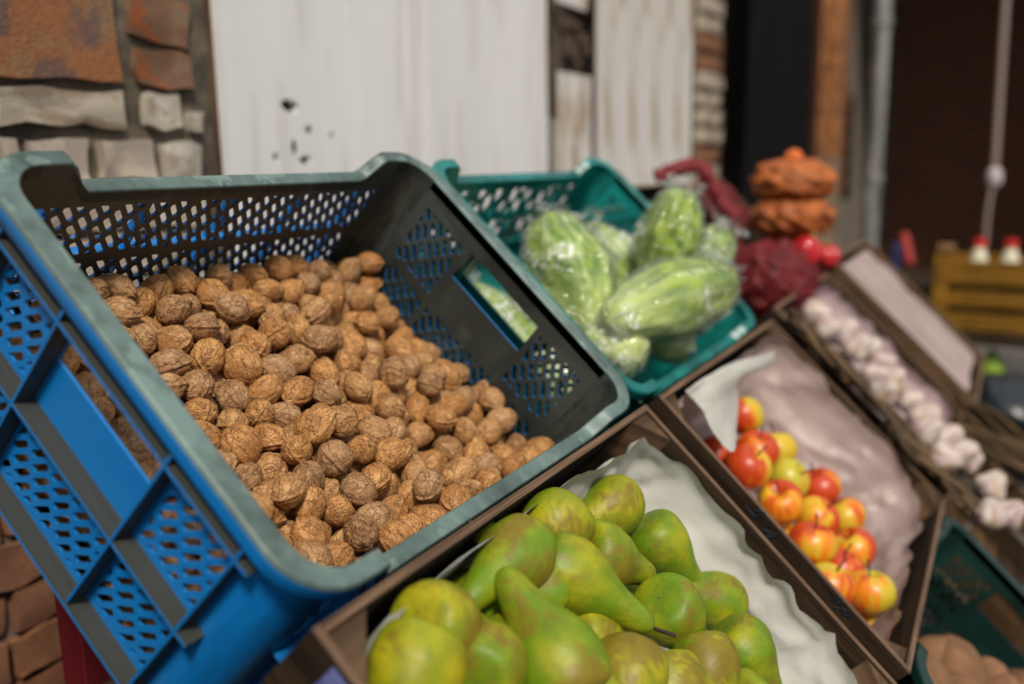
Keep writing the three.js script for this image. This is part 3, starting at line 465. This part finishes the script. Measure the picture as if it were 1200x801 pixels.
// ───────────── tissue liners ─────────────
const mTissue = M({ color: lin(.55, .54, .485), map: tPaper, bumpMap: tPaperB, bumpScale: .0014, roughness: .75, side: THREE.DoubleSide, transmission: .12 });
const mTissuePink = M({ color: lin(.46, .345, .32), map: tPaper, bumpMap: tPaperB, bumpScale: .0018, roughness: .45, side: THREE.DoubleSide, transmission: .12 });
function liner(name, label, o) {
  const { x0, x1, u0, u1, bot, mat, topv, lean, rc = .06, sd, amp = .006 } = o, g = thing(name, label, 'tissue paper');
  const cx = (x0 + x1) / 2, cu = (u0 + u1) / 2, hx = (x1 - x0) / 2, hu = (u1 - u0) / 2; g.position.copy(wp(cx, cu, bot)); g.rotation.set(TILT, 0, 0);
  const per = (s, k) => { // rounded rectangle point, inset k
    const X = hx - k, U = hu - k, r = Math.min(rc, X * .9, U * .9), L = 4 * (X - r) + 4 * (U - r) + 2 * Math.PI * r; let q = (s % 1) * L; const seg = [2 * (U - r), Math.PI / 2 * r, 2 * (X - r), Math.PI / 2 * r, 2 * (U - r), Math.PI / 2 * r, 2 * (X - r), Math.PI / 2 * r];
    let i = 0; while (q > seg[i] && i < 7) { q -= seg[i]; i++; }
    const A = q / r; switch (i) { case 0: return [X, -U + r + q]; case 1: return [X - r + r * Math.cos(A), U - r + r * Math.sin(A)]; case 2: return [X - r - q, U]; case 3: return [-X + r - r * Math.sin(A), U - r + r * Math.cos(A)]; case 4: return [-X, U - r - q]; case 5: return [-X + r - r * Math.cos(A), -U + r - r * Math.sin(A)]; case 6: return [-X + r + q, -U]; default: return [X - r + r * Math.sin(A), -U + r - r * Math.cos(A)]; }
  };
  const H = (x, u) => bot - topv(x + cx, u + cu);
  mesh('sheet_wall', body(200, 26, (s, t) => {
    const p0 = per(s, .004), h = H(p0[0], p0[1]) + .006 * vn(s * 60, sd) + .003 * vn(s * 150, sd + 4), kx = .15 + .85 * sstep(x0 + .15, x0 + .42, p0[0] + cx), inset = .005 + lean * kx * (1 - t) ** 1.4 + (t > .85 ? (t - .85) * .03 : 0);
    const p = per(s, inset), fold = amp * .9 * (1 - Math.abs(fbm(s * 13 + sd + t * 1.1, t * 1.3, sd, 3)) * 3) + amp * 1.2 * fbm(s * 11 - t * .8, t * 1.5, sd + 9, 3) + amp * .4 * (1 - Math.abs(fbm(s * 26 - t * 2, t * 2.2, sd + 3, 2)) * 3);
    const l = Math.hypot(...p) || 1, b = Math.abs(p[0]) / hx > Math.abs(p[1]) / hu ? [Math.sign(p[0]), 0] : [0, Math.sign(p[1])];
    const n = [lerp(b[0], p[0] / l, .5), lerp(b[1], p[1] / l, .5)], k = Math.max(0, fold) * kx; return V3(p[0] - n[0] * k, h * t + .002, -(p[1] - n[1] * k));
  }), mat, g); { const uv = g.children[0].geometry.attributes.uv; for (let i = 0; i < uv.count; i++) uv.setXY(i, uv.getX(i) * 4, uv.getY(i) * .35); }
  const bt = mesh('sheet_bottom', sheet(40, 30, (s, t) => V3((s - .5) * 2 * (hx - .03), .006 + .005 * fbm(s * 9, t * 9, sd, 4), -(t - .5) * 2 * (hu - .03))), mat, g);
  return g;
}
liner('tissue_liner', 'creased white tissue paper lining the pear crate', { x0: .425, x1: 1.003, u0: -.42, u1: -.016, bot: .124, mat: mTissue, sd: 3, lean: .05, rc: .085, amp: .014, topv: (x, u) => .008 + .006 * sstep(-.1, -.4, u) + .022 * sstep(.55, .42, x)  - .010 * Math.exp(-(((x - .93) / .06) ** 2) - (((u + .03) / .08) ** 2)) });
liner('tissue_liner', 'pink tissue paper lining the apple crate', { x0: 1.067, x1: 1.656, u0: -.423, u1: -.015, bot: .134, mat: mTissuePink, sd: 8, lean: .035, rc: .06, amp: .009, topv: (x, u) => .006 + .018 * sstep(-.3, -.42, u) + (x < 1.1 ? .045 : 0) });
liner('tissue_liner', 'mauve tissue paper behind the garlic braid', { x0: 1.745, x1: 2.305, u0: -.42, u1: .002, bot: .125, mat: M({ color: lin(.46, .34, .35), map: tPaper, bumpMap: tPaperB, bumpScale: .004, roughness: .6, side: THREE.DoubleSide }), sd: 5, lean: .03, amp: .008, topv: () => .012 });
{ // sheet over the last crate
  const m = single('tissue_sheet', sheet(40, 40, (s, t) => V3((s - .5) * .52, .012 * fbm(s * 5, t * 5, 4, 4) + .006 * Math.abs(fbm(s * 9, t * 9, 8, 3)), (t - .5) * .42)), mTissuePink, 'pale pink tissue sheet covering the wooden crate beyond the garlic', 'tissue paper'); onRackFrame(m, 2.617, -.205, -.016);
  // white flap folded over the back corner of the apple crate
  const P = (px, py, v) => onRack(px, py, v);
  const rows = [[P(803, 458, .012), P(835, 436, -.004), P(872, 420, -.006), P(908, 412, .004)], [P(815, 470, .004), P(842, 452, -.006), P(872, 437, -.004), P(905, 425, .012)], [P(824, 482, .004), P(846, 470, .004), P(862, 455, .018), P(868, 440, .03)], [P(834, 503, .008), P(850, 500, .01), P(861, 478, .022), P(864, 452, .036)], [P(848, 523, .012), P(858, 530, .014), P(863, 500, .026), P(866, 468, .04)]].map((r) => new THREE.CatmullRomCurve3(r));
  const f = single('tissue_flap', sheet(24, 24, (s, t) => { const c = new THREE.CatmullRomCurve3(rows.map((r) => r.getPoint(s))); return c.getPoint(1 - t).add(V3(0, .002 * fbm(s * 6, t * 6, 2, 3), 0)); }), mTissue, 'white tissue flap folded over the back corner of the apple crate', 'tissue paper');
}

// ───────────── wrapped lettuces ─────────────
const mLeaf = M({ vertexColors: true, roughness: .5, side: THREE.DoubleSide });
const tCreaseGlint = tex(512, 512, (u, v) => { const w = fbm(u * 5, v * 5, 8, 3), a = Math.abs(fbm(u * 13 + w, v * 9 - w, 2, 3)), b = Math.abs(fbm(u * 8 - w * 1.5, v * 22, 6, 3)), q = sstep(-.1, .3, fbm(u * 5, v * 4, 17, 3)); return grey(clamp(.96 - .8 * q * (1 - sstep(0, .07, a)) - .75 * q * (1 - sstep(0, .06, b)) - .07 * q)); }, false);  // bunched film creases, whitened further as painted highlights
const mFilm = M({ color: lin(.95, .97, .95), transmission: 1, transmissionMap: tCreaseGlint, thickness: 0, roughness: .13, ior: 1.5, bumpMap: tPaperB, bumpScale: .012, specularIntensity: 1, side: THREE.DoubleSide });
function lettuce(label, a, b, o = {}) {
  const { R = .052, sd = 1, tip = .55, base = 1, pale = 0 } = o, L = a.distanceTo(b), g = thing('wrapped_lettuce', label, 'lettuce', 'film wrapped lettuces in the teal crate');
  const rad_ = (t) => R * Math.pow(Math.sin(Math.PI * clamp(.06 + .9 * t, 0, 1)), .42) * lerp(base, 1, sstep(0, .5, t)) * lerp(1, tip, sstep(.45, 1, t));
  const surf = (k, cr) => (s, t) => { const an = s * 2 * Math.PI, c = Math.cos(an), d = Math.sin(an), e = t < .03 || t > .97 ? (t < .5 ? t / .03 : (1 - t) / .03) : 1; const lob = .10 * Math.abs(Math.sin(an * 2.5 + t * 1.2 + sd)) + .09 * fbm(c * 2 + sd, t * 5, d * 2, 3) + cr * fbm(c * 5 + sd, t * 10, d * 5, 3); const r = rad_(t) * (k + lob) * clamp(e); return V3(c * r, t * L, d * r); };
  const col = (s, t, v) => { const an = s * 6.2832, rib = Math.abs(Math.sin(an * 4 + t * 2 + sd + fbm(Math.cos(an) * 2, t * 3, Math.sin(an) * 2, 3) * 2)), n = fbm(Math.cos(an) * 5 + sd, t * 9, Math.sin(an) * 5, 4); let c = mix3([.11, .21, .005], [.34, .44, .02], clamp(.5 + n * 1.8)); c = mix3(c, [.55, .64, .28], sstep(.35, .05, rib) * .75); return mix3(c, [.62, .66, .26], clamp(sstep(.5, 0, t) * .55 + pale)); };
  mesh('leaves', body(56, 44, surf(.9, .05), col), mLeaf, g);
  mesh('film', body(96, 70, surf(1.02, .16), null), mFilm, g);
  // gathered end of the film
  const tw = mesh('film_gather', body(24, 10, (s, t) => { const an = s * 6.2832, r = (.020 + .012 * t) * (1 + .35 * vn(Math.cos(an) * 3 + sd, Math.sin(an) * 3, t * 2) + .2 * Math.sin(an * 9 + t * 3)); return V3(Math.cos(an) * r, L * .96 + t * .02 + .006 * vn(an * 2, t * 3, sd), Math.sin(an) * r); }, null), mFilm, g);
  aim(g, a, b, sd); return g;
}
const RK = onRack;
lettuce('tall wrapped lettuce leaning beside the walnut crate', RK(700, 396, .065), RK(640, 256, .025), { R: .06, sd: 1, tip: 1.0, base: .72 });
lettuce('wrapped lettuce lying behind the tall leaning one', RK(752, 350, .10), RK(688, 262, .04), { R: .05, sd: 4, pale: .15 });
lettuce('wrapped lettuce standing upright with its top sticking out', RK(772, 330, .03), atDepth(800, 222, 1.44), { R: .052, sd: 6, tip: .85 });
lettuce('short wrapped lettuce beside the red onion sacks', wp(1.565, .13, .06), atDepth(852, 268, 1.58), { R: .044, sd: 9, tip: .95 });
lettuce('wrapped lettuce lying across the middle of the crate', RK(712, 378, .02), RK(850, 328, -.045), { R: .058, sd: 12, tip: 1.0, base: .75 });
lettuce('pale wrapped lettuce end in the low corner of the crate', RK(750, 422, .035), wp(1.24, .22, .12), { R: .046, sd: 15, tip: .9, pale: .35 });
lettuce('pale wrapped lettuce lying along the low rim', RK(803, 410, .035), wp(1.46, .23, .12), { R: .046, sd: 18, tip: .9, pale: .3 });

lettuce('wrapped lettuce at the bottom of the crate seen through the handle slots', wp(1.15, .07, .165), wp(1.15, .31, .16), { R: .052, sd: 22, tip: .9 });
lettuce('wrapped lettuce under the one lying across the crate', wp(1.36, .10, .165), wp(1.36, .33, .165), { R: .05, sd: 25, tip: .9 });

// ───────────── garlic braid ─────────────
{
  const g = thing('garlic_braid', 'long braid of white garlic bulbs lying between two crates', 'garlic');
  const base = onRack(1050, 460, .0); g.position.copy(base);
  const mG = M({ vertexColors: true, roughness: .55 }), mStraw = M({ color: lin(.36, .25, .13), map: tWood, roughness: .85 }), mStrawD = M({ color: lin(.2, .14, .08), map: tWood, roughness: .9 });
  const bulbGeo = (sd) => body(30, 20, (s, t) => { const a = s * 6.2832, th = (1 - t) * Math.PI, cy = Math.cos(th), sy = Math.sin(th); const lob = 1 + .10 * Math.abs(Math.sin(a * 3.5 + sd)) - .05 + .04 * vn(Math.cos(a) * 2 + sd, cy * 2, Math.sin(a) * 2); const neck = cy > .6 ? .9 * sstep(.6, 1, cy) : 0; return V3(Math.cos(a) * sy * .027 * lob, cy * .021 + neck * .016, Math.sin(a) * sy * .027 * lob); }, (s, t) => { const a = s * 6.2832, n = fbm(Math.cos(a) * 6 + sd, t * 2, Math.sin(a) * 6, 3), m = fbm(Math.cos(a) * 2 + sd, t * 3, Math.sin(a) * 2 + 5, 3); let c = mix3([.56, .47, .41], [.33, .21, .24], sstep(-.05, .35, n)); return mix3(c, [.36, .24, .13], sstep(.05, .4, m) * .8); });
  const bg = [bulbGeo(1), bulbGeo(4), bulbGeo(8)];
  const px = [[954, 366], [985, 391], [966, 384], [1013, 408], [1030, 425], [1001, 408], [1044, 450], [1022, 440], [1078, 489], [1062, 470], [1105, 514], [1082, 505], [1102, 536], [1132, 541], [1122, 530], [1158, 572], [1159, 606], [1180, 603], [1036, 460]];
  px.forEach(([a, b], i) => { const m = mesh('bulb', bg[i % 3], mG, g), t = i / px.length; m.position.copy(onRack(a, b, -.028 + .01 * (i % 2)).sub(base)); const k = rr(.92, 1.12); m.scale.setScalar(k); m.quaternion.setFromEuler(new THREE.Euler(rr(.3, 1.6), rr(0, 6), rr(-.6, .6))); const r = mesh('root_tuft', new THREE.CylinderGeometry(.006, .008, .006, 8), mStraw, m); r.position.y = -.021; });
  for (let k = 0; k < 9; k++) { const pts = []; for (let i = 0; i <= 8; i++) { const t = i / 8; pts.push(onRack(lerp(938, 1150, t) + 8 * Math.sin(t * 9 + k * 2.1) - 6, lerp(372, 600, t) + 8 * Math.cos(t * 8 + k * 1.7) - 2 + 40 * t * (1 - t) * (k % 3 - 1) * .3, -.012 - .012 * Math.sin(t * 11 + k)).sub(base)); } mesh('stalk', tube(pts, .004 + .001 * (k % 3), 50, 6), k % 2 ? mStraw : mStrawD, g); }
}
// red and yellow strip between the crates (a cord of packing tape)
{
  const cols = [[.55, .1, .05], [.75, .62, .04], [.6, .35, .05]], seg = [[[940, 388], [962, 412]], [[1040, 488], [1066, 514]], [[1066, 514], [1086, 534]], [[976, 430], [1000, 452]]];
  const names = ['orange', 'red', 'yellow', 'amber'];
  seg.forEach(([a, b], i) => { const A = onRack(...a, .004), B = onRack(...b, .004), m = single('paper_strip', rbox(.012, A.distanceTo(B), .002, .0008), M({ color: lin(...[cols[2], cols[0], cols[1], cols[2]][i]), roughness: .5 }), `${names[i]} paper strip stuck on the crate edge by the garlic`, 'paper strip'); aim(m, A.clone().lerp(B, .5), B, .6); });
}
// straw stalks on the brown crate
for (let k = 0; k < 6; k++) { const pts = []; for (let i = 0; i <= 6; i++) { const t = i / 6; pts.push(onRack(lerp(1120, 1215, t) + 4 * Math.sin(k + t * 5), lerp(488, 545, t) + (k - 3) * 9 + 3 * Math.cos(k * 2 + t * 6), -.01 - .004 * k)); } single('straw_stalk', tube(pts, .006, 24, 6), woodMat(.34, .24, .13), 'dry straw coloured stalk lying across the brown crate', 'stalk', 'dry stalks on the brown crate'); }

// ───────────── potatoes in the green crate ─────────────
{
  const mP = M({ vertexColors: true, roughness: .8, bumpMap: tFine, bumpScale: .0006 });
  const spots = [[1090, 775, .11, .036], [1118, 792, .10, .046], [1085, 812, .09, .04], [1150, 805, .10, .04], [1185, 778, .12, .038], [1160, 830, .1, .045], [1195, 812, .1, .04], [1120, 830, .08, .045]];
  spots.forEach(([a, b, v, r], i) => { const m = single('potato', body(24, 18, (s, t) => { const an = s * 6.2832, th = (1 - t) * Math.PI, d = V3(Math.sin(th) * Math.cos(an), Math.cos(th), Math.sin(th) * Math.sin(an)); const q = r * (1 + .1 * vn(d.x * 1.5 + i * 7, d.y * 1.5, d.z * 1.5)); return V3(d.x * q, d.y * q * 1.3, d.z * q * .9); }, (s, t, p) => mix3([.24, .115, .048], [.15, .07, .03], clamp(.5 + fbm(p.x * 60 + i, p.y * 60, p.z * 60, 3) * 1.4))), mP, 'brown potato in the dark green crate', 'potato', 'potatoes in the green crate'); m.position.copy(onRack(a, b, v)); m.rotation.set(rr(0, 3), rr(0, 3), rr(0, 3)); });
}

// ───────────── red sacks, orange sack, peppers ─────────────
function netSack(label, c, rx, ry, rz, colA, colB, sd, lob) {
  const g = thing('net_sack', label, 'sack'); g.position.copy(c).add(V3(0, -ry, 0));
  const mIn = M({ vertexColors: true, roughness: .6 }), mNet = M({ color: lin(...colB), roughness: .5 });
  const f = (k) => (s, t) => { const a = s * 6.2832, th = (1 - t) * Math.PI, d = V3(Math.sin(th) * Math.cos(a), Math.cos(th), Math.sin(th) * Math.sin(a)); const w = vn(d.x * lob + sd, d.y * lob, d.z * lob) * .16 + vn(d.x * lob * 2, d.y * lob * 2 + sd, d.z * lob * 2) * .07; return V3(d.x * rx * (k + w), d.y * ry * (k + w) + ry, d.z * rz * (k + w)); };
  mesh('contents', body(48, 36, f(1), (s, t, p) => mix3(colA, colA.map((q) => q * .45), clamp(.5 + fbm(p.x * 40 + sd, p.y * 40, p.z * 40, 3) * 1.5))), mIn, g);
  const F = f(1.03), parts = []; for (let k = 0; k < 22; k++) for (const h of [1, -1]) { const pts = []; for (let i = 0; i <= 20; i++) { const t = .04 + .92 * i / 20; let s = (k / 22 + h * t * .55) % 1; if (s < 0) s += 1; pts.push(F(s, t)); } parts.push(tube(pts, .0011, 24, 4)); }
  mesh('netting', mergeGeometries(parts), mNet, g); return g;
}
netSack('dark red net sack of onions slumped beside the teal crate', atDepth(905, 330, 1.98), .105, .085, .085, [.14, .008, .010], [.26, .010, .016], 3, 4);
netSack('dark red net sack leaning on the gate side of the teal crate', atDepth(825, 262, 2.15), .085, .10, .09, [.10, .007, .008], [.2, .009, .012], 9, 4);
netSack('second dark red net sack under the orange sack', atDepth(930, 330, 2.3), .12, .07, .1, [.09, .007, .007], [.16, .009, .01], 14, 4);
{ // twisted top of a red sack
  const pts = [[768, 207], [783, 203], [797, 196], [812, 194], [826, 202], [836, 220], [846, 240], [862, 254]].map(([a, b]) => atDepth(a, b, 2.0)); const c = new THREE.CatmullRomCurve3(pts);
  const g = new THREE.TubeGeometry(c, 40, .016, 10), p = g.attributes.position; for (let i = 0; i < p.count; i++) p.setXYZ(i, p.getX(i) + .006 * vn(p.getX(i) * 60, p.getY(i) * 60, p.getZ(i) * 60), p.getY(i) + .006 * vn(p.getX(i) * 55 + 9, p.getY(i) * 60, p.getZ(i) * 60), p.getZ(i)); g.computeVertexNormals();
  single('sack_neck', g, M({ color: lin(.16, .010, .011), roughness: .75 }), 'twisted dark red sack neck arching over the teal crate', 'sack');
}
{ // orange net sack tied into three bulges
  const g = thing('net_sack', 'orange net sack tied into three knobbly bulges', 'sack'); const b = atDepth(925, 318, 2.28); g.position.copy(b);
  const mO = M({ vertexColors: true, roughness: .65 });
  const bulge = (y, R, h, sd) => { const m = mesh('bulge', body(60, 26, (s, t) => { const a = s * 6.2832, th = (1 - t) * Math.PI, cy = Math.cos(th), sy = Math.sin(th), q = Math.pow(sy, .7); const n = .06 * Math.abs(Math.sin(a * 7 + sd)) + .12 * vn(Math.cos(a) * 4 + sd, cy * 3, Math.sin(a) * 4) + .13 * Math.abs(Math.sin(a * 6 + 2 * vn(cy * 3, sd)) * Math.cos(cy * 5 + sd)); return V3(Math.cos(a) * q * R * (1 + n), cy * h * (1 + n * .5), Math.sin(a) * q * R * (1 + n)); }, (s, t, p) => mix3([.44, .115, .015], [.22, .05, .01], clamp(.5 + fbm(p.x * 70 + sd, p.y * 70, p.z * 70, 3) * 1.6))), mO, g); m.position.y = y; };
  bulge(.048, .075, .04, 1); bulge(.135, .092, .048, 5); bulge(.222, .086, .05, 9);
  const k = mesh('knot', body(20, 12, (s, t) => { const a = s * 6.2832, th = (1 - t) * Math.PI; return V3(Math.cos(a) * Math.sin(th) * .022 * (1 + .2 * Math.sin(a * 5)), Math.cos(th) * .022, Math.sin(a) * Math.sin(th) * .022); }, () => [.6, .13, .02]), mO, g); k.position.set(0, .276, 0);
}
[[945, 294, 2.16, .034, 'glossy red pepper against the orange sack'], [972, 300, 2.22, .026, 'small red pepper with green stalk beside the pale crate']].forEach(([a, b, d, r, lab], i) => {
  const g = thing('red_pepper', lab, 'pepper'); g.position.copy(atDepth(a, b, d)); g.rotation.set(.3, i, -.5);
  mesh('pepper_flesh', body(36, 22, (s, t) => { const an = s * 6.2832, th = (1 - t) * Math.PI, sy = Math.sin(th), cy = Math.cos(th), l = 1 + .12 * Math.cos(an * 4) * sy, dm = .3 * Math.exp(-((sy / .3) ** 2)); return V3(Math.cos(an) * sy * r * l, (cy * 1.15 - dm * Math.sign(cy)) * r, Math.sin(an) * sy * r * l); }, null), M({ color: lin(.48, .012, .015), roughness: .18, clearcoat: .6 }), g);
  mesh('stalk', tube([V3(0, .7 * r, 0), V3(.002, r, 0), V3(.008, 1.45 * r, 0)], .005, 8, 7), M({ color: lin(.12, .22, .03), roughness: .6 }), g);
});

// ───────────── background things ─────────────
{ // black sheet hanging over the opening
  const m = single('black_sheet', sheet(60, 20, (s, t) => V3((s - .5) * 1.36, (t - .5) * 3.0, .05 * Math.sin(s * 17 + .6 * Math.sin(t * 3)) + .03 * vn(s * 9, t * 2, 3))), M({ color: lin(.0035, .0036, .004), roughness: .8, specularIntensity: .25, side: THREE.DoubleSide }), 'black plastic sheet hanging over the opening beside the gate', 'sheet'); m.position.set(4.68, 1.75, WZ + .16);
  const cable = single('grey_cable', tube([atDepth(828, 214, 4.05), atDepth(855, 208, 4.25), atDepth(876, 200, 4.4), atDepth(892, 190, 4.55)], .008, 20, 6), M({ color: lin(.10, .10, .11), roughness: .6 }), 'grey cable sagging in front of the black sheet', 'cable');
  const post = thing('timber_post', 'orange brown timber post with whitewashed lower part', 'post'); post.position.set(6.35, 0, WZ + .12);
  const up = mesh('bare_timber', rbox(.20, 2.15, .12, .01), woodMat(.8, .40, .19), post); up.position.y = 2.275; const lo = mesh('whitewash', rbox(.202, 1.2, .122, .01), woodMat(.6, .5, .4), post); lo.position.y = .6;
  const pipe = thing('drain_pipe', 'grey vertical drain pipe in the passage', 'pipe');
  pipe.position.set(7.0, 0, WZ + .32); const pm = M({ color: lin(.34, .335, .32), roughness: .5, map: tScuff }); const a = mesh('pipe', new THREE.CylinderGeometry(.056, .056, 3.3, 20), pm, pipe); a.position.y = 1.65; for (const y of [1.05, 2.1]) { const c = mesh('collar', new THREE.CylinderGeometry(.066, .066, .07, 20), pm, pipe); c.position.y = y; }
  const lampc = thing('hanging_socket', 'white socket on a pale cord hanging in the dark passage', 'cord'); const top = atDepth(1180, -20, 5), mid = atDepth(1165, 208, 5); lampc.position.copy(mid);
  const mc = M({ color: lin(.22, .16, .14), roughness: .6 }); mesh('cord', tube([top.clone().sub(mid), atDepth(1172, 100, 5).sub(mid), V3(0, 0, 0)], .018, 20, 8), mc, lampc); mesh('socket', new THREE.CapsuleGeometry(.04, .03, 6, 14), M({ color: lin(.5, .42, .42), roughness: .4 }), lampc); mesh('lower_cord', tube([V3(0, 0, 0), atDepth(1158, 245, 5).sub(mid), atDepth(1154, 290, 5).sub(mid)], .012, 16, 8), mc, lampc);
}
{ // yellow slatted crate on a table, with bottles
  const c0 = atDepth(1170, 390, 3.3), y = c0.y; // crate base
  const tb = thing('market_table', 'low table carrying the yellow crate', 'table'); tb.position.set(c0.x + .2, 0, c0.z + .05);
  const tt = mesh('tabletop', rbox(.6, .03, .75, .004), mWoodDark[0], tb); tt.position.y = y - .017; for (const sx of [-1, 1]) for (const sz of [-1, 1]) { const l = mesh('leg', rbox(.05, y - .03, .05, .004), mWoodDark[2], tb); l.position.set(sx * .25, (y - .03) / 2, sz * .33); }
  const lowY = y - .36; const sh = mesh('shelf', rbox(.56, .02, .7, .004), mWoodDark[1], tb); sh.position.y = lowY - .011;
  const cr = thing('slatted_crate', 'yellow slatted wooden crate with bottles in it', 'crate'); cr.position.set(c0.x + .16, y, c0.z + .06);
  const my = woodMat(.55, .31, .035), W = .56;
  for (const sx of [-1, 1]) { for (const [yy, hh] of [[.033, .062], [.117, .056], [.212, .085]]) { const s = mesh('slat', rbox(.014, hh, W, .003), my, cr); s.position.set(sx * .15, yy, 0); } for (const sz of [-1, 1]) { const p = mesh('corner_post', rbox(.035, .285, .05, .004), my, cr); p.position.set(sx * .165, .1425, sz * (W / 2 - .02)); } }
  for (const sz of [-1, 1]) for (const yy of [.035, .117, .21]) { const s = mesh('slat', rbox(.30, .06, .012, .003), my, cr); s.position.set(0, yy, sz * (W / 2 - .006)); } const bt = mesh('bottom', rbox(.3, .01, W - .02, .002), my, cr); bt.position.y = .006;
  const ln = mesh('gap_shade_panel', rbox(.004, .25, W - .06, .001), mWoodDark[2], cr); ln.position.set(-.138, .125, 0);  // dark panel added in place of the shade behind the slat gaps
  const cap = mesh('post_cap', rbox(.05, .03, .06, .01), woodMat(.6, .38, .2), cr); cap.position.set(-.165, .30, -W / 2 + .03);
  const bot = (z, i) => { const b = thing('bottle', i ? 'second bottle with red cap in the yellow crate' : 'white bottle with red cap by the crate corner post', 'bottle', 'red capped bottles in the yellow crate'); b.position.set(c0.x + .12, y + .012, z); mesh('body', new THREE.LatheGeometry([[0, 0], [.032, 0], [.034, .02], [.034, .20], [.03, .24], [.022, .265], [.018, .29]].map((p) => new THREE.Vector2(...p)), 20), M({ color: lin(.72, .68, .5), roughness: .3 }), b); const k = mesh('cap', new THREE.CylinderGeometry(.022, .022, .03, 16), M({ color: lin(.55, .02, .015), roughness: .4 }), b); k.position.y = .30; };
  const zOf = (px) => { const d = dirOf(px, 300); return d.z * (c0.x + .12) / d.x; }; bot(zOf(1147), 0); bot(zOf(1184), 1);
  // on the shelf below
  const can = single('canister', new THREE.LatheGeometry([[0, 0], [.042, 0], [.045, .01], [.045, .22], [.03, .26], [.018, .28], [.018, .3], [0, .3]].map((p) => new THREE.Vector2(...p)), 22), M({ color: lin(.22, .34, .02), roughness: .4 }), 'lime green canister under the yellow crate', 'canister'); const dc = dirOf(1163, 420); can.position.set(c0.x - .02, lowY, dc.z * (c0.x - .02) / dc.x);
  const rb = single('red_packet', rbox(.06, .09, .14, .012, 2), M({ color: lin(.45, .05, .02), roughness: .5 }), 'red packet on the shelf under the yellow crate', 'packet'); const dr = dirOf(1190, 440); rb.position.set(c0.x - .03, lowY + .045, dr.z * (c0.x - .03) / dr.x);
}
{ // dark bag, coloured things further back
  const bag = single('black_bag', body(36, 24, (s, t) => { const a = s * 6.2832, th = (1 - t) * Math.PI, d = V3(Math.sin(th) * Math.cos(a), Math.cos(th), Math.sin(th) * Math.sin(a)), q = 1 + .12 * fbm(d.x * 4, d.y * 4, d.z * 4, 3); return V3(d.x * .16 * q, d.y * .09 * q, d.z * .14 * q); }, null), M({ color: lin(.012, .016, .02), roughness: .35 }), 'black plastic bag lying beside the pale crate', 'bag'); bag.position.copy(atDepth(1178, 476, 2.55));
  const bottle = single('red_cloth', rbox(.05, .16, .04, .015, 3), M({ color: lin(.3, .02, .015), roughness: .7 }), 'red cloth hanging in the dark passage', 'cloth'); bottle.position.copy(atDepth(1062, 292, 4.2)); bottle.rotation.set(0, .6, -.5);
  const bl = single('blue_cloth', rbox(.08, .2, .05, .02, 3), M({ color: lin(.012, .018, .08), roughness: .7 }), 'dark blue cloth beside the red cloth in the passage', 'cloth'); bl.position.copy(atDepth(1050, 310, 4.25));
  const q = atDepth(1055, 322, 4.25), st = thing('storage_box', 'dark wooden box standing in the passage under the cloths', 'box'); st.position.set(q.x, 0, q.z); const hb = q.y - .03; mesh('box_body', rbox(.5, hb, .42, .01), mWoodDark[2], st).position.y = hb / 2; mesh('box_lid', rbox(.52, .03, .44, .006), mWoodDark[0], st).position.y = hb + .015;
}
// ───────────── rack that carries the crates ─────────────
{
  const g = thing('display_rack', 'sloping timber rack with red legs under the crates', 'rack'); g.position.set(1.6, 0, -.4); g.updateMatrixWorld();
  const rail = (u, v, x0 = .36, x1 = 3.0) => { const m = mesh('rail', rbox(x1 - x0, .03, .045, .003), mWoodDark[1], g); m.position.copy(wp((x0 + x1) / 2, u, v + .0155)).sub(g.position); m.rotation.x = TILT; };
  rail(.06, .2285, .36, 1.014); rail(.37, .2285, .36, 1.014); rail(.06, .2390, 1.016, 1.69); rail(.37, .2390, 1.016, 1.69); rail(.09, .231, 1.72, 3); rail(.38, .231, 1.72, 3); rail(-.08, .1455); rail(-.36, .1455); rail(-.52, .2285, 1.03, 3); rail(-.8, .2285, 1.03, 3);
  for (let k = 0; k < 3; k++) { const b = mesh('added_shade_board', rbox(.66, .155, .02, .003), mWoodMid, g); b.position.set(.70 - 1.6, .085 + k * .16, -.13 + .4); }  // unseen front boards, added to shade the space under the crates
  const mRed = M({ color: lin(.11, .004, .009), roughness: .6 });
  for (const x of [.612, 1.69, 2.95]) { const a = wp(x, .43, .30), b = mesh('leg', rbox(.04, a.y, .04, .003), mRed, g); b.position.set(x - 1.6, a.y / 2, a.z + .4); const q = wp(x, -.2, .30), e = mesh('leg', rbox(.04, q.y, .04, .003), mRed, g); e.position.set(x - 1.6, q.y / 2, q.z + .4); const st = mesh('stringer', rbox(.035, .04, .9, .003), mWoodDark[0], g); st.position.copy(wp(x, .05, .285)).sub(g.position); st.rotation.x = TILT; }
}
{ // unseen chest, added left of the frame to shade the low wall
  const c = thing('added_shade_chest', 'unseen wooden chest added to shade the low brick wall', 'chest'); c.position.set(-.19, 0, -.71);
  for (let k = 0; k < 6; k++) { const b = mesh('plank', rbox(.86, .142, .025, .004), mWoodMid, c); b.position.set(0, .075 + k * .145, .445); const e = mesh('plank', rbox(.86, .142, .025, .004), mWoodMid, c); e.position.set(.42, .075 + k * .145, 0); e.rotation.y = Math.PI / 2; }
  const l = mesh('lid', rbox(.9, .03, .94, .006), mWoodMid, c); l.position.y = .885;
}
renderer.render(scene, camera);
